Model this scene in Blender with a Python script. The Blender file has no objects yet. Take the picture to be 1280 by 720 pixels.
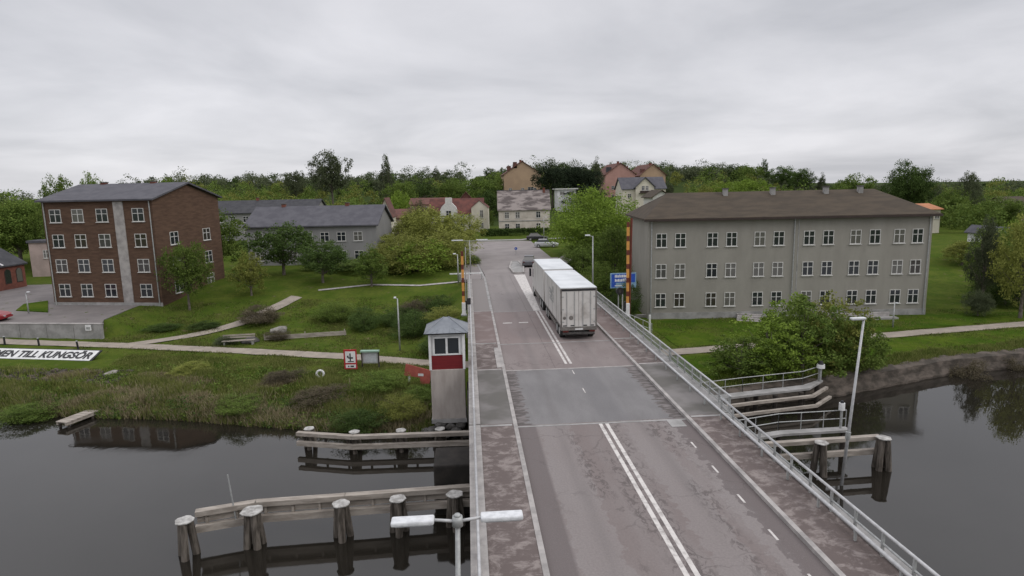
import bpy, math, random
import numpy as np
from mathutils import Vector, Matrix
random.seed(7); rng = np.random.default_rng(7)
SC = bpy.context.scene; COL = SC.collection
R = math.radians

# ------------------------------------------------------------------ camera
F = 780.0; CH = 10.8; YAW, PIT, ROL = R(3.9386), R(9.1165), R(1.2)
fw = Vector((math.sin(YAW)*math.cos(PIT), math.cos(YAW)*math.cos(PIT), -math.sin(PIT)))
rt = Vector((math.cos(YAW), -math.sin(YAW), 0)); up = rt.cross(fw)
RT = rt*math.cos(ROL) - up*math.sin(ROL); UP = up*math.cos(ROL) + rt*math.sin(ROL)
cd = bpy.data.cameras.new('camera'); cam = bpy.data.objects.new('camera', cd); COL.objects.link(cam)
cam.matrix_world = Matrix(((RT.x, UP.x, -fw.x, 0), (RT.y, UP.y, -fw.y, 0), (RT.z, UP.z, -fw.z, CH), (0, 0, 0, 1)))
cd.sensor_width = 36; cd.lens = F/1280*36; cd.clip_start = .2; cd.clip_end = 6000
SC.camera = cam

# ------------------------------------------------------------------ world, sun, exposure
W = bpy.data.worlds.new('World'); SC.world = W; W.use_nodes = True
nt = W.node_tree; nt.nodes.clear()
def wn(t, **k):
    n = nt.nodes.new(t)
    for a, b in k.items(): setattr(n, a, b)
    return n
def L(a, b): nt.links.new(a, b)
SUN_EL, SUN_AZ = R(38), R(120)
sky = wn('ShaderNodeTexSky', sky_type='NISHITA', sun_disc=False, sun_elevation=SUN_EL, sun_rotation=SUN_AZ)
bg1 = wn('ShaderNodeBackground'); bg1.inputs[1].default_value = .06; L(sky.outputs[0], bg1.inputs[0])
tc = wn('ShaderNodeTexCoord'); sep = wn('ShaderNodeSeparateXYZ'); L(tc.outputs['Generated'], sep.inputs[0])
def wm(op, a, b, clamp=False):
    n = wn('ShaderNodeMath', operation=op, use_clamp=clamp)
    for i, v in enumerate((a, b)):
        if isinstance(v, (int, float)): n.inputs[i].default_value = v
        else: L(v, n.inputs[i])
    return n.outputs[0]
zc = wm('MAXIMUM', sep.outputs[2], 0.0); den = wm('ADD', zc, .16)
cx = wm('DIVIDE', sep.outputs[0], den); cy = wm('DIVIDE', sep.outputs[1], den)
cmb = wn('ShaderNodeCombineXYZ'); L(cx, cmb.inputs[0]); L(cy, cmb.inputs[1])
nz = wn('ShaderNodeTexNoise'); nz.inputs['Scale'].default_value = .75; nz.inputs['Detail'].default_value = 7
nz.inputs['Roughness'].default_value = .52; nz.inputs['Distortion'].default_value = .35; L(cmb.outputs[0], nz.inputs['Vector'])
rp = wn('ShaderNodeValToRGB'); L(nz.outputs['Fac'], rp.inputs[0])
rp.color_ramp.elements[0].position = .30; rp.color_ramp.elements[0].color = (.43, .435, .465, 1)
rp.color_ramp.elements[1].position = .66; rp.color_ramp.elements[1].color = (.655, .65, .68, 1)
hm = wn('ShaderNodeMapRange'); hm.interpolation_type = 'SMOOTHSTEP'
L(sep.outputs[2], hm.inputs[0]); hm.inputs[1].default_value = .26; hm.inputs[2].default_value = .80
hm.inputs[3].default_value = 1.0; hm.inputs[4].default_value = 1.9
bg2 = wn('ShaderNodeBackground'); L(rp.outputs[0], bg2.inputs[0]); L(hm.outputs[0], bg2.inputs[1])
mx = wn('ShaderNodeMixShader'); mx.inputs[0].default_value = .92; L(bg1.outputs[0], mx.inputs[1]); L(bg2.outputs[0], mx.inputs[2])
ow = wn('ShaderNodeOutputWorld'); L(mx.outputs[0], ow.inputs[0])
sd = bpy.data.lights.new('sun', 'SUN'); sd.energy = .55; sd.angle = R(25); sd.color = (1, .96, .9)
so = bpy.data.objects.new('sun', sd); COL.objects.link(so)
sv = Vector((math.sin(SUN_AZ)*math.cos(SUN_EL), math.cos(SUN_AZ)*math.cos(SUN_EL), math.sin(SUN_EL)))
so.rotation_euler = sv.to_track_quat('Z', 'Y').to_euler(); so.location = (0, 0, 60)
SC.view_settings.view_transform = 'Standard'; SC.view_settings.look = 'None'
SC.view_settings.exposure = 0.38; SC.view_settings.gamma = 1.0
SC.render.engine = 'CYCLES'

# ------------------------------------------------------------------ pixel -> world helpers (photograph 1280x720)
def ray(px, py): return fw*F + RT*(px-640) - UP*(py-360)
def G(px, py, z=0.0):
    v = ray(px, py); t = (z-CH)/v.z; return (v.x*t, v.y*t)
def at(px, py, Y):
    v = ray(px, py); t = Y/v.y; return Vector((v.x*t, Y, CH+v.z*t))

# ------------------------------------------------------------------ materials
def base(name, rough=.8, spec=.3, metal=0):
    m = bpy.data.materials.new(name); m.use_nodes = True
    b = m.node_tree.nodes['Principled BSDF']; b.inputs['Roughness'].default_value = rough
    b.inputs['Specular IOR Level'].default_value = spec; b.inputs['Metallic'].default_value = metal
    return m, m.node_tree, b
class NT:
    def __init__(s, t): s.t = t
    def n(s, ty, **k):
        n = s.t.nodes.new(ty)
        for a, b in k.items(): setattr(n, a, b)
        return n
    def set(s, sock, v):
        if isinstance(v, (int, float)): sock.default_value = v
        elif isinstance(v, tuple): sock.default_value = (*v, 1) if len(v) == 3 and sock.type == 'RGBA' else v
        else: s.t.links.new(v, sock)
    def math(s, op, a, b=0.0, c=False):
        n = s.n('ShaderNodeMath', operation=op, use_clamp=c); s.set(n.inputs[0], a); s.set(n.inputs[1], b); return n.outputs[0]
    def mix(s, f, a, b, bt='MIX'):
        n = s.n('ShaderNodeMix', data_type='RGBA', blend_type=bt); s.set(n.inputs[0], f); s.set(n.inputs[6], a); s.set(n.inputs[7], b); return n.outputs[2]
    def noise(s, vec, scale, detail=4, rough=.55, dist=0.0):
        n = s.n('ShaderNodeTexNoise'); s.set(n.inputs['Vector'], vec); n.inputs['Scale'].default_value = scale
        n.inputs['Detail'].default_value = detail; n.inputs['Roughness'].default_value = rough; n.inputs['Distortion'].default_value = dist
        return n.outputs['Fac']
    def step(s, v, a, b, lo=0.0, hi=1.0):
        n = s.n('ShaderNodeMapRange'); n.interpolation_type = 'SMOOTHSTEP'; s.set(n.inputs[0], v)
        for i, q in enumerate((a, b, lo, hi)): n.inputs[i+1].default_value = q
        return n.outputs[0]
    def pos(s, sc=(1, 1, 1)):
        g = s.n('ShaderNodeNewGeometry').outputs['Position']
        if sc == (1, 1, 1): return g
        n = s.n('ShaderNodeVectorMath', operation='MULTIPLY'); s.set(n.inputs[0], g); n.inputs[1].default_value = sc; return n.outputs[0]
    def bump(s, b, h, dist=.02, st=.5):
        n = s.n('ShaderNodeBump'); n.inputs['Strength'].default_value = st; n.inputs['Distance'].default_value = dist
        s.set(n.inputs['Height'], h); s.t.links.new(n.outputs[0], b.inputs['Normal'])
def mat(name, c1, c2=None, scale=3.0, rough=.8, spec=.3, metal=0, stretch=(1, 1, 1), lo=.35, hi=.65, bump=0, bscale=None):
    m, t, b = base(name, rough, spec, metal); k = NT(t)
    if c2 is None: c2 = tuple(x*.82 for x in c1)
    p = k.pos(stretch); f = k.step(k.noise(p, scale, 5, .6), lo, hi)
    t.links.new(k.mix(f, c1, c2), b.inputs['Base Color'])
    if bump: k.bump(b, k.noise(k.pos(stretch), bscale or scale*4, 4), bump, .6)
    return m
def leafmat(name, c1, c2, c3, trans=.25):
    m, t, b = base(name, .75, .08); k = NT(t)
    g = k.n('ShaderNodeNewGeometry'); oi = k.n('ShaderNodeObjectInfo')
    cr = k.n('ShaderNodeValToRGB'); k.set(cr.inputs[0], g.outputs['Random Per Island'])
    e = cr.color_ramp.elements; e[0].position = 0; e[0].color = (*c1, 1); e[1].position = 1; e[1].color = (*c3, 1)
    x = e.new(.5); x.color = (*c2, 1)
    p = k.noise(g.outputs['Position'], .35, 3)
    c = k.mix(k.step(p, .35, .7, 0, .55), cr.outputs[0], c3)
    hs = k.n('ShaderNodeHueSaturation'); k.set(hs.inputs['Color'], c)
    k.set(hs.inputs['Value'], k.math('ADD', k.math('MULTIPLY', oi.outputs['Random'], .35), .82))
    t.links.new(hs.outputs[0], b.inputs['Base Color'])
    tr = k.n('ShaderNodeBsdfTranslucent'); k.set(tr.inputs[0], hs.outputs[0])
    ms = k.n('ShaderNodeMixShader'); ms.inputs[0].default_value = trans
    k.set(ms.inputs[1], b.outputs[0]); k.set(ms.inputs[2], tr.outputs[0])
    t.links.new(ms.outputs[0], t.nodes['Material Output'].inputs[0])
    return m
M = {}
M['leaf_mid'] = leafmat('leaf_mid', (.065, .11, .022), (.11, .165, .034), (.165, .22, .05))
M['leaf_bright'] = leafmat('leaf_bright', (.10, .16, .025), (.16, .24, .035), (.22, .30, .05))
M['leaf_dark'] = leafmat('leaf_dark', (.016, .026, .014), (.024, .036, .018), (.034, .048, .024), .1)
M['leaf_olive'] = leafmat('leaf_olive', (.135, .155, .035), (.20, .22, .05), (.27, .285, .075))
M['leaf_grey'] = leafmat('leaf_grey', (.065, .082, .045), (.095, .115, .06), (.13, .15, .08))
M['leaf_deep'] = leafmat('leaf_deep', (.036, .062, .018), (.058, .095, .025), (.09, .135, .036))
M['leaf_brown'] = leafmat('leaf_brown', (.08, .065, .045), (.115, .095, .065), (.15, .13, .08))
M['grass_blade'] = leafmat('grass_blade', (.055, .085, .016), (.11, .15, .028), (.25, .25, .09), .35)
M['reed_blade'] = leafmat('reed_blade', (.08, .07, .028), (.22, .18, .10), (.38, .33, .21), .3)
M['bark'] = mat('bark', (.09, .075, .06), (.16, .14, .12), 4, .9)
M['twig'] = mat('twig', (.12, .10, .085), (.17, .15, .13), 4, .9)
M['concrete'] = mat('concrete', (.34, .33, .32), (.24, .235, .225), 1.2, .85, bump=.01)
M['concrete_dark'] = mat('concrete_dark', (.13, .125, .115), (.075, .07, .06), 1.5, .9, bump=.02)
M['concrete_booth'] = mat('concrete_booth', (.44, .395, .36), (.35, .31, .28), 2, .85, stretch=(1, 1, .25), bump=.006)
M['kerb_stone'] = mat('kerb_stone', (.41, .385, .365), (.255, .24, .23), 1.7, .85, lo=.3, hi=.72, bump=.01)
M['galv'] = mat('galvanised', (.40, .41, .40), (.30, .305, .30), 6, .5, .5, .25)
M['galv_light'] = mat('galvanised_light', (.5, .5, .5), (.40, .40, .40), 5, .45, .5, .1)
M['paint'] = mat('road_paint', (.60, .57, .54), (.33, .305, .29), 3.5, .8, lo=.42, hi=.72)
M['white'] = mat('white_paint', (.74, .74, .73), (.62, .62, .61), 3, .5)
M['cap'] = mat('white_cap', (.48, .47, .445), (.24, .23, .215), 4, .7)
M['lamp_white'] = mat('lamp_white', (.68, .69, .70), (.54, .55, .56), 6, .4)
M['lamp_glass'] = mat('lamp_glass', (.5, .52, .54), None, 6, .2, .5)
M['black'] = mat('black_plastic', (.02, .02, .022), (.035, .035, .038), 6, .5)
M['rubber'] = mat('rubber', (.022, .022, .022), (.04, .038, .035), 8, .85)
M['timber'] = mat('weathered_timber', (.38, .34, .295), (.24, .21, .18), 1.6, .9, stretch=(.6, 3, 3), bump=.01)
M['pile'] = mat('pile_timber', (.15, .13, .11), (.05, .042, .034), 1.6, .9, stretch=(4, 4, .7), bump=.02)
M['tar'] = mat('dark_timber', (.06, .05, .042), (.03, .026, .022), 2, .9)
M['dark_reflection'] = mat('dark_reflection_concrete', (.02, .018, .016), (.035, .03, .026), 1.2, .9)  # near-black puts the dark reflection of the bridge underside into the pier colour
M['red_wood'] = mat('red_wood', (.185, .017, .02), (.14, .013, .016), 2, .7, stretch=(.3, .3, 8))
M['zinc_roof'] = mat('zinc_roof', (.20, .215, .235), (.15, .165, .185), 1.5, .45, .5)
def glass_m():
    m, t, b = base('window_glass', .08, .8); k = NT(t); oi = k.n('ShaderNodeObjectInfo').outputs['Random']
    c = k.mix(k.step(oi, .55, .60), (.022, .026, .03), (.12, .115, .105)); c = k.mix(k.step(oi, .85, .88), c, (.04, .035, .03))
    t.links.new(c, b.inputs['Base Color']); return m
M['glass'] = glass_m()
M['frame_white'] = mat('frame_white', (.62, .61, .58), (.52, .51, .49), 3, .6)
M['brick_red'] = mat('red_brick', (.20, .075, .052), (.14, .055, .04), 1.4, .9)
M['brick_brown'] = mat('brown_brick', (.125, .075, .05), (.08, .047, .032), 1.6, .95, stretch=(.6, .6, 3), lo=.3, hi=.7)
M['salmon'] = mat('salmon_render', (.42, .30, .195), (.36, .255, .17), .25, .9)
M['salmon_pink'] = mat('pink_render', (.44, .255, .215), (.37, .215, .18), .25, .9)
M['cream'] = mat('cream_render', (.56, .51, .45), (.46, .41, .355), .8, .9)
M['cream_bright'] = mat('pale_yellow_render', (.60, .56, .47), (.54, .50, .41), .8, .9)
M['beige'] = mat('grey_beige_render', (.30, .285, .25), (.24, .226, .198), .8, .9, stretch=(1, 1, .3), lo=.2, hi=.85)
M['grey_render'] = mat('grey_render', (.26, .255, .25), (.205, .202, .198), .8, .9, stretch=(1, 1, .3), lo=.2, hi=.85)
M['pinkish'] = mat('pinkish_render', (.42, .33, .30), (.34, .27, .245), .8, .9)
M['roof_brown'] = mat('brown_tile_roof', (.078, .06, .042), (.056, .044, .032), .5, .9, stretch=(1, 3, 3))
M['roof_mottled'] = mat('mottled_roof', (.27, .235, .22), (.11, .092, .088), .55, .9, lo=.42, hi=.58, stretch=(.6, 1, 2))
M['roof_red'] = mat('red_tile_roof', (.15, .058, .046), (.09, .04, .035), .8, .9)
M['roof_redbrown'] = mat('red_brown_roof', (.155, .07, .055), (.10, .05, .042), .8, .9)
M['roof_grey'] = mat('dark_grey_roof', (.10, .098, .11), (.075, .073, .085), .8, .8)
M['roof_charcoal'] = mat('charcoal_roof', (.04, .04, .045), (.06, .06, .065), 1, .8)
M['trim_dark'] = mat('dark_trim', (.05, .035, .03), None, 2, .7)
M['lorry_white'] = mat('lorry_white', (.55, .535, .51), (.38, .36, .335), .9, .5, .4, stretch=(1, 1, .5), lo=.45, hi=.8)
M['lorry_roof'] = mat('lorry_roof', (.66, .68, .69), (.54, .56, .57), .5, .6)
M['door_dirty'] = mat('dirty_door', (.56, .54, .51), (.33, .30, .27), .9, .6, lo=.45, hi=.75)
M['chassis'] = mat('chassis', (.05, .047, .045), (.09, .085, .08), 3, .8)
M['grime'] = mat('chassis_grime', (.20, .185, .17), (.12, .11, .10), 3, .8)
M['tail_red'] = mat('tail_red', (.10, .02, .016), None, 3, .3)
M['car_silver'] = mat('car_silver', (.50, .50, .51), (.44, .44, .45), 2, .3, .6, .3)
M['car_grey'] = mat('car_grey', (.12, .12, .13), (.10, .10, .11), 2, .3, .6, .3)
M['car_black'] = mat('car_black', (.018, .018, .022), None, 2, .25, .6)
M['car_red'] = mat('car_red', (.28, .012, .02), (.22, .01, .016), 2, .3, .6)
M['boom_yellow'] = mat('boom_yellow', (.62, .30, .075), (.52, .25, .065), 3, .6)
M['boom_red'] = mat('boom_red', (.15, .035, .022), (.11, .03, .02), 3, .6)
M['sign_blue'] = mat('sign_blue', (.03, .09, .42), (.025, .075, .36), 2, .4)
M['sign_paleblue'] = mat('sign_paleblue', (.22, .36, .50), None, 2, .4)
M['sign_red'] = mat('sign_red', (.42, .03, .035), None, 2, .5)
M['red_faded'] = mat('faded_red', (.42, .11, .085), (.34, .085, .065), 3, .7)
M['rock'] = mat('rock', (.10, .095, .09), (.05, .047, .043), 2, .9, bump=.03)
M['rock_light'] = mat('pale_rock', (.30, .28, .25), (.18, .17, .155), 2, .9, bump=.03)
M['quay'] = mat('quay_stone', (.11, .09, .074), (.045, .038, .03), 1.1, .9, stretch=(1, 1, 2.0), bump=.06)
M['green_roof'] = mat('green_tin', (.28, .42, .33), None, 2, .6)
M['orange_roof'] = mat('orange_roof', (.45, .20, .10), (.35, .15, .08), 1, .9)

# asphalt (world-fixed wear pattern)
def asphalt():
    m, t, b = base('bridge_asphalt', .9, .2); k = NT(t)
    P = k.pos(); sx = k.n('ShaderNodeSeparateXYZ'); k.set(sx.inputs[0], P); X, Y = sx.outputs[0], sx.outputs[1]
    fine = k.noise(P, 14, 3); big = k.noise(k.pos((1, .25, 1)), .55, 4)
    col = k.mix(k.step(big, .35, .65), (.195, .163, .155), (.225, .198, .19))
    jag = k.math('MULTIPLY', k.math('SUBTRACT', k.noise(P, 2.2, 4, .6), .5), 1.3)
    Xj = k.math('ADD', X, jag)
    # worn smoother lanes with ragged, flaking edges
    def band(a, b_, w=.08): return k.math('MULTIPLY', k.step(Xj, a, a+w), k.step(Xj, b_, b_+w, 1, 0))
    lane = k.math('MAXIMUM', band(2.85, 4.3), band(6.75, 8.0)); lane = k.math('MAXIMUM', lane, band(8.55, 9.15))
    col = k.mix(k.math('MULTIPLY', lane, .6), col, (.25, .226, .218))
    fl = k.math('MULTIPLY', k.step(k.noise(k.pos((1, .5, 1)), 4.2, 6, .75, .8), .50, .56), k.step(k.noise(k.pos((1, .35, 1)), .6, 3), .42, .56))
    wh = k.math('MAXIMUM', k.math('MULTIPLY', k.step(X, 7.4, 7.9), k.step(X, 8.6, 9.0, 1, 0)), k.math('MULTIPLY', k.step(X, 3.9, 4.3), k.step(X, 4.7, 5.1, 1, 0)))
    wh = k.math('MAXIMUM', wh, k.math('MULTIPLY', k.step(X, 5.0, 5.4), k.step(X, 6.4, 6.9, 1, 0)))
    col = k.mix(k.math('MULTIPLY', k.math('MULTIPLY', fl, wh), .8), col, (.105, .088, .085))
    edge = k.math('MAXIMUM', k.step(X, 2.75, 2.9, 1, 0), k.math('MULTIPLY', k.step(Xj, 9.0, 9.05), 1.0))
    col = k.mix(k.math('MULTIPLY', edge, .75), col, (.125, .105, .103))
    # bascule span: smooth grey surfacing with ragged edges
    sp = k.math('MULTIPLY', k.step(Y, 27.25, 27.3), k.step(Y, 36.0, 36.05, 1, 0))
    jr = k.math('MULTIPLY', k.math('SUBTRACT', k.noise(k.pos((.7, 2.2, 1)), 1.6, 3, .5), .5), 1.3)
    Xr = k.math('ADD', X, jr)
    inn = k.math('MULTIPLY', k.step(Xr, 2.55, 2.62), k.step(Xr, 9.15, 9.22, 1, 0))
    g = k.mix(k.step(k.noise(k.pos((1, .3, 1)), .9, 4), .35, .65), (.178, .172, .172), (.212, .205, .204))
    g = k.mix(k.math('MULTIPLY', k.math('MULTIPLY', k.step(X, 5.6, 6.3), k.step(X, 6.9, 7.6, 1, 0)), .5), g, (.15, .146, .15))
    e2 = k.mix(k.step(k.noise(k.pos((.6, 2, 1)), 2.5, 4), .45, .6), (.10, .088, .084), (.20, .18, .175))
    col = k.mix(sp, col, k.mix(inn, e2, g))
    # beyond the span: greyer, then town asphalt
    far = k.step(Y, 36.0, 36.1); c2 = k.mix(k.step(k.noise(k.pos((1, .3, 1)), .7, 4), .4, .6), (.245, .21, .20), (.215, .18, .172))
    c2 = k.mix(k.math('MULTIPLY', k.step(Y, 42.4, 42.45), k.step(Y, 54, 54.1, 1, 0)), c2, k.mix(k.step(big, .4, .6), (.235, .19, .18), (.255, .215, .205)))
    c2 = k.mix(k.step(Y, 54, 54.1), c2, k.mix(k.step(k.noise(k.pos((1, .1, 1)), .8, 4), .3, .7), (.27, .245, .235), (.24, .215, .208)))
    col = k.mix(far, col, c2)
    vo = k.n('ShaderNodeTexVoronoi', feature='DISTANCE_TO_EDGE'); vo.inputs['Scale'].default_value = .33
    dv = k.n('ShaderNodeVectorMath', operation='ADD'); k.set(dv.inputs[0], P); nz_ = k.n('ShaderNodeTexNoise'); nz_.inputs['Scale'].default_value = 1.1; nz_.inputs['Detail'].default_value = 5; k.set(nz_.inputs['Vector'], P)
    sc_ = k.n('ShaderNodeVectorMath', operation='SCALE'); k.set(sc_.inputs[0], nz_.outputs['Color']); sc_.inputs['Scale'].default_value = 1.3; k.set(dv.inputs[1], sc_.outputs[0]); k.set(vo.inputs['Vector'], dv.outputs[0])
    cr_ = k.math('MULTIPLY', k.step(vo.outputs['Distance'], .004, .012, 1, 0), k.step(k.noise(P, .22, 2), .45, .6))
    col = k.mix(k.math('MULTIPLY', k.math('MULTIPLY', cr_, .42), k.math('SUBTRACT', 1.0, sp)), col, (.07, .06, .058))
    seam = k.math('LESS_THAN', k.math('ABSOLUTE', k.math('SUBTRACT', X, k.math('ADD', 4.95, k.math('MULTIPLY', k.noise(P, .5, 2), .12)))), .022)
    col = k.mix(k.math('MULTIPLY', k.math('MULTIPLY', seam, .45), k.step(Y, 36, 36.1)), col, (.07, .06, .058))
    oil = k.math('MULTIPLY', k.step(k.math('ABSOLUTE', k.math('SUBTRACT', X, 7.7)), .0, .45, 1, 0), .28)
    oil = k.math('MAXIMUM', oil, k.math('MULTIPLY', k.step(k.math('ABSOLUTE', k.math('SUBTRACT', X, 3.85)), .0, .45, 1, 0), .28))
    col = k.mix(k.math('MULTIPLY', oil, k.step(k.noise(k.pos((1, .12, 1)), .9, 3), .35, .65)), col, (.11, .10, .098))
    col = k.mix(k.math('MULTIPLY', k.step(k.noise(k.pos(), 34, 2), .52, .7), .25), col, (.30, .28, .265))
    col = k.mix(k.math('MULTIPLY', k.step(fine, .3, .7), .25), col, (.12, .11, .105))
    t.links.new(col, b.inputs['Base Color']); k.bump(b, fine, .01, .4)
    return m
M['asphalt'] = asphalt()
def walkway():
    m, t, b = base('pavement_asphalt', .9, .2); k = NT(t)
    P = k.pos(); sx = k.n('ShaderNodeSeparateXYZ'); k.set(sx.inputs[0], P); X, Y = sx.outputs[0], sx.outputs[1]
    a = k.step(k.noise(k.pos((1, 1.3, 1)), 1.5, 7, .74, .4), .46, .62)
    col = k.mix(a, (.13, .105, .098), (.25, .215, .2))
    s = k.math('MULTIPLY', k.step(Y, 27.25, 27.3), k.step(Y, 36.0, 36.05, 1, 0))
    g = k.mix(k.step(k.noise(P, .45, 3), .38, .62), (.20, .187, .18), (.125, .118, .108))
    col = k.mix(s, col, g)
    f = k.step(Y, 42.4, 42.5); d = k.mix(k.step(k.noise(P, .8, 5), .45, .65), (.18, .14, .13), (.23, .19, .18))
    col = k.mix(f, col, d); col = k.mix(k.step(Y, 54, 54.1), col, (.22, .2, .19))
    t.links.new(col, b.inputs['Base Color']); k.bump(b, k.noise(P, 20, 3), .008, .4)
    return m
M['walk'] = walkway()
M['town_asphalt'] = mat('town_asphalt', (.26, .235, .225), (.215, .192, .186), .3, .9)
M['yard'] = mat('yard_asphalt', (.20, .18, .172), (.155, .14, .135), .35, .9)
M['gravel'] = mat('gravel_path', (.33, .285, .235), (.26, .225, .19), 1.2, .95)
def ground():
    m, t, b = base('grass_ground', 1, .02); k = NT(t); P = k.pos()
    sx = k.n('ShaderNodeSeparateXYZ'); k.set(sx.inputs[0], P)
    a = k.mix(k.step(k.noise(P, .35, 5, .6), .35, .65), (.055, .088, .012), (.088, .112, .02))
    a = k.mix(k.math('MULTIPLY', k.step(k.noise(P, 2.5, 5, .65), .4, .7), .55), a, (.045, .065, .016))
    a = k.mix(k.step(k.noise(P, .9, 5, .65), .60, .72), a, (.13, .105, .06))
    mud = k.mix(k.step(k.noise(P, 1.2, 4), .4, .6), (.035, .032, .02), (.07, .058, .035))
    a = k.mix(k.step(sx.outputs[2], -3.75, -3.45, 1, 0), a, mud)
    a = k.mix(k.math('MULTIPLY', k.step(sx.outputs[1], 172, 190), .85), a, (.035, .052, .018))
    t.links.new(a, b.inputs['Base Color']); k.bump(b, k.noise(P, 5, 4), .12, .6)
    return m
M['ground'] = ground()
def lawn_m():
    m, t, b = base('lawn', 1, .02); k = NT(t); P = k.pos()
    a = k.mix(k.step(k.noise(P, .25, 4, .6), .35, .65), (.044, .088, .008), (.082, .118, .014))
    a = k.mix(k.math('MULTIPLY', k.step(k.noise(P, 1.6, 6, .7), .42, .68), .6), a, (.034, .06, .008))
    a = k.mix(k.math('MULTIPLY', k.step(k.noise(P, .7, 6, .7), .57, .70), .6), a, (.115, .11, .035))
    a = k.mix(k.math('MULTIPLY', k.step(k.noise(P, 9, 3, .6), .5, .7), .35), a, (.11, .14, .025))
    t.links.new(a, b.inputs['Base Color']); k.bump(b, k.noise(P, 7, 5, .7), .12, .7); return m
M['lawn'] = lawn_m()
def water():
    m, t, b = base('river_water', .02, .5); k = NT(t)
    b.inputs['Base Color'].default_value = (.016, .014, .011, 1); b.inputs['IOR'].default_value = 1.52
    P = k.pos((1, .6, 1)); k.set(b.inputs['Roughness'], k.step(k.noise(k.pos((.5, 1.6, 1)), .10, 4, .6), .42, .62, .012, .075)); h = k.math('ADD', k.noise(P, 1.1, 3, .5), k.math('MULTIPLY', k.noise(P, .12, 2), 1.5))
    k.bump(b, h, .010, .35)
    return m
M['water'] = water()

# ------------------------------------------------------------------ mesh builder
class MB:
    def __init__(s): s.v = []; s.f = []; s.m = []
    def add(s, vs, fs, mi=0):
        o = len(s.v); s.v += [tuple(p) for p in vs]; s.f += [tuple(i+o for i in f) for f in fs]; s.m += [mi]*len(fs); return s
    def box(s, x0, x1, y0, y1, z0, z1, mi=0, rz=0, c=None):
        vs = [(x, y, z) for z in (z0, z1) for x, y in ((x0, y0), (x1, y0), (x1, y1), (x0, y1))]
        if rz:
            cx_, cy_ = c or ((x0+x1)/2, (y0+y1)/2); a, b = math.cos(rz), math.sin(rz)
            vs = [(cx_+(x-cx_)*a-(y-cy_)*b, cy_+(x-cx_)*b+(y-cy_)*a, z) for x, y, z in vs]
        return s.add(vs, [(3, 2, 1, 0), (4, 5, 6, 7), (0, 1, 5, 4), (1, 2, 6, 5), (2, 3, 7, 6), (3, 0, 4, 7)], mi)
    def beam(s, p0, p1, w, h, mi=0):
        p0, p1 = Vector(p0), Vector(p1); d = (p1-p0).normalized()
        a = d.cross(Vector((0, 0, 1)));  a = a.normalized() if a.length > 1e-4 else Vector((1, 0, 0)); u = a.cross(d).normalized()
        vs = [p+a*sx*w/2+u*sz*h/2 for p in (p0, p1) for sx, sz in ((-1, -1), (1, -1), (1, 1), (-1, 1))]
        return s.add(vs, [(0, 1, 2, 3), (7, 6, 5, 4), (4, 5, 1, 0), (5, 6, 2, 1), (6, 7, 3, 2), (7, 4, 0, 3)], mi)
    def tube(s, p0, p1, r0, r1=None, n=8, mi=0, cap=True):
        r1 = r0 if r1 is None else r1; p0, p1 = Vector(p0), Vector(p1); d = (p1-p0).normalized()
        a = d.cross(Vector((0, 0, 1)));  a = a.normalized() if a.length > 1e-3 else Vector((1, 0, 0)); u = a.cross(d)
        vs = [p+(a*math.cos(6.2832*i/n)+u*math.sin(6.2832*i/n))*r for p, r in ((p0, r0), (p1, r1)) for i in range(n)]
        fs = [(i, (i+1) % n, n+(i+1) % n, n+i) for i in range(n)]
        if cap: fs += [tuple(range(n))[::-1], tuple(range(n, 2*n))]
        return s.add(vs, fs, mi)
    def prism(s, poly, z0, z1, mi=0):
        n = len(poly); vs = [(x, y, z0) for x, y in poly]+[(x, y, z1) for x, y in poly]
        return s.add(vs, [tuple(range(n))[::-1], tuple(range(n, 2*n))]+[(i, (i+1) % n, n+(i+1) % n, n+i) for i in range(n)], mi)
    def sideprism(s, prof, x0, x1, mi=0):   # profile in (y,z), extruded along x
        n = len(prof); vs = [(x0, y, z) for y, z in prof]+[(x1, y, z) for y, z in prof]
        return s.add(vs, [tuple(range(n)), tuple(range(n, 2*n))[::-1]]+[(i, n+i, n+(i+1) % n, (i+1) % n) for i in range(n)], mi)
    def build(s, name, m, parent=None, smooth=False, bevel=0, loc=None):
        me = bpy.data.meshes.new(name); me.from_pydata(s.v, [], s.f)
        for q in (m if isinstance(m, (list, tuple)) else [m]): me.materials.append(M[q] if isinstance(q, str) else q)
        me.polygons.foreach_set('material_index', s.m)
        if smooth: me.polygons.foreach_set('use_smooth', [True]*len(s.f))
        import bmesh
        b = bmesh.new(); b.from_mesh(me); bmesh.ops.recalc_face_normals(b, faces=b.faces); b.to_mesh(me); b.free()
        o = bpy.data.objects.new(name, me); COL.objects.link(o)
        if parent is not None: o.parent = parent
        if loc is not None: o.location = loc
        if bevel:
            bm_ = o.modifiers.new('bevel', 'BEVEL'); bm_.width = bevel; bm_.segments = 2; bm_.limit_method = 'ANGLE'
        return o
def tag(o, label=None, cat=None, group=None, kind=None):
    if label: o['label'] = label
    if cat: o['category'] = cat
    if group: o['group'] = group
    if kind: o['kind'] = kind
    return o
def thing(name, label, cat, loc=(0, 0, 0), rz=0, group=None):
    o = bpy.data.objects.new(name, None); COL.objects.link(o); o.location = loc; o.rotation_euler = (0, 0, rz); o.empty_display_size = .3
    return tag(o, label, cat, group)
CH_ = {}
def copy_tree(o, parent=None):
    c = o.copy(); COL.objects.link(c); c.parent = parent
    for ch in [x for x in bpy.data.objects if x.parent == o]: copy_tree(ch, c)
    return c
def struct(name, mb, m, **k): return tag(mb.build(name, m, **k), kind='structure')

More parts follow.
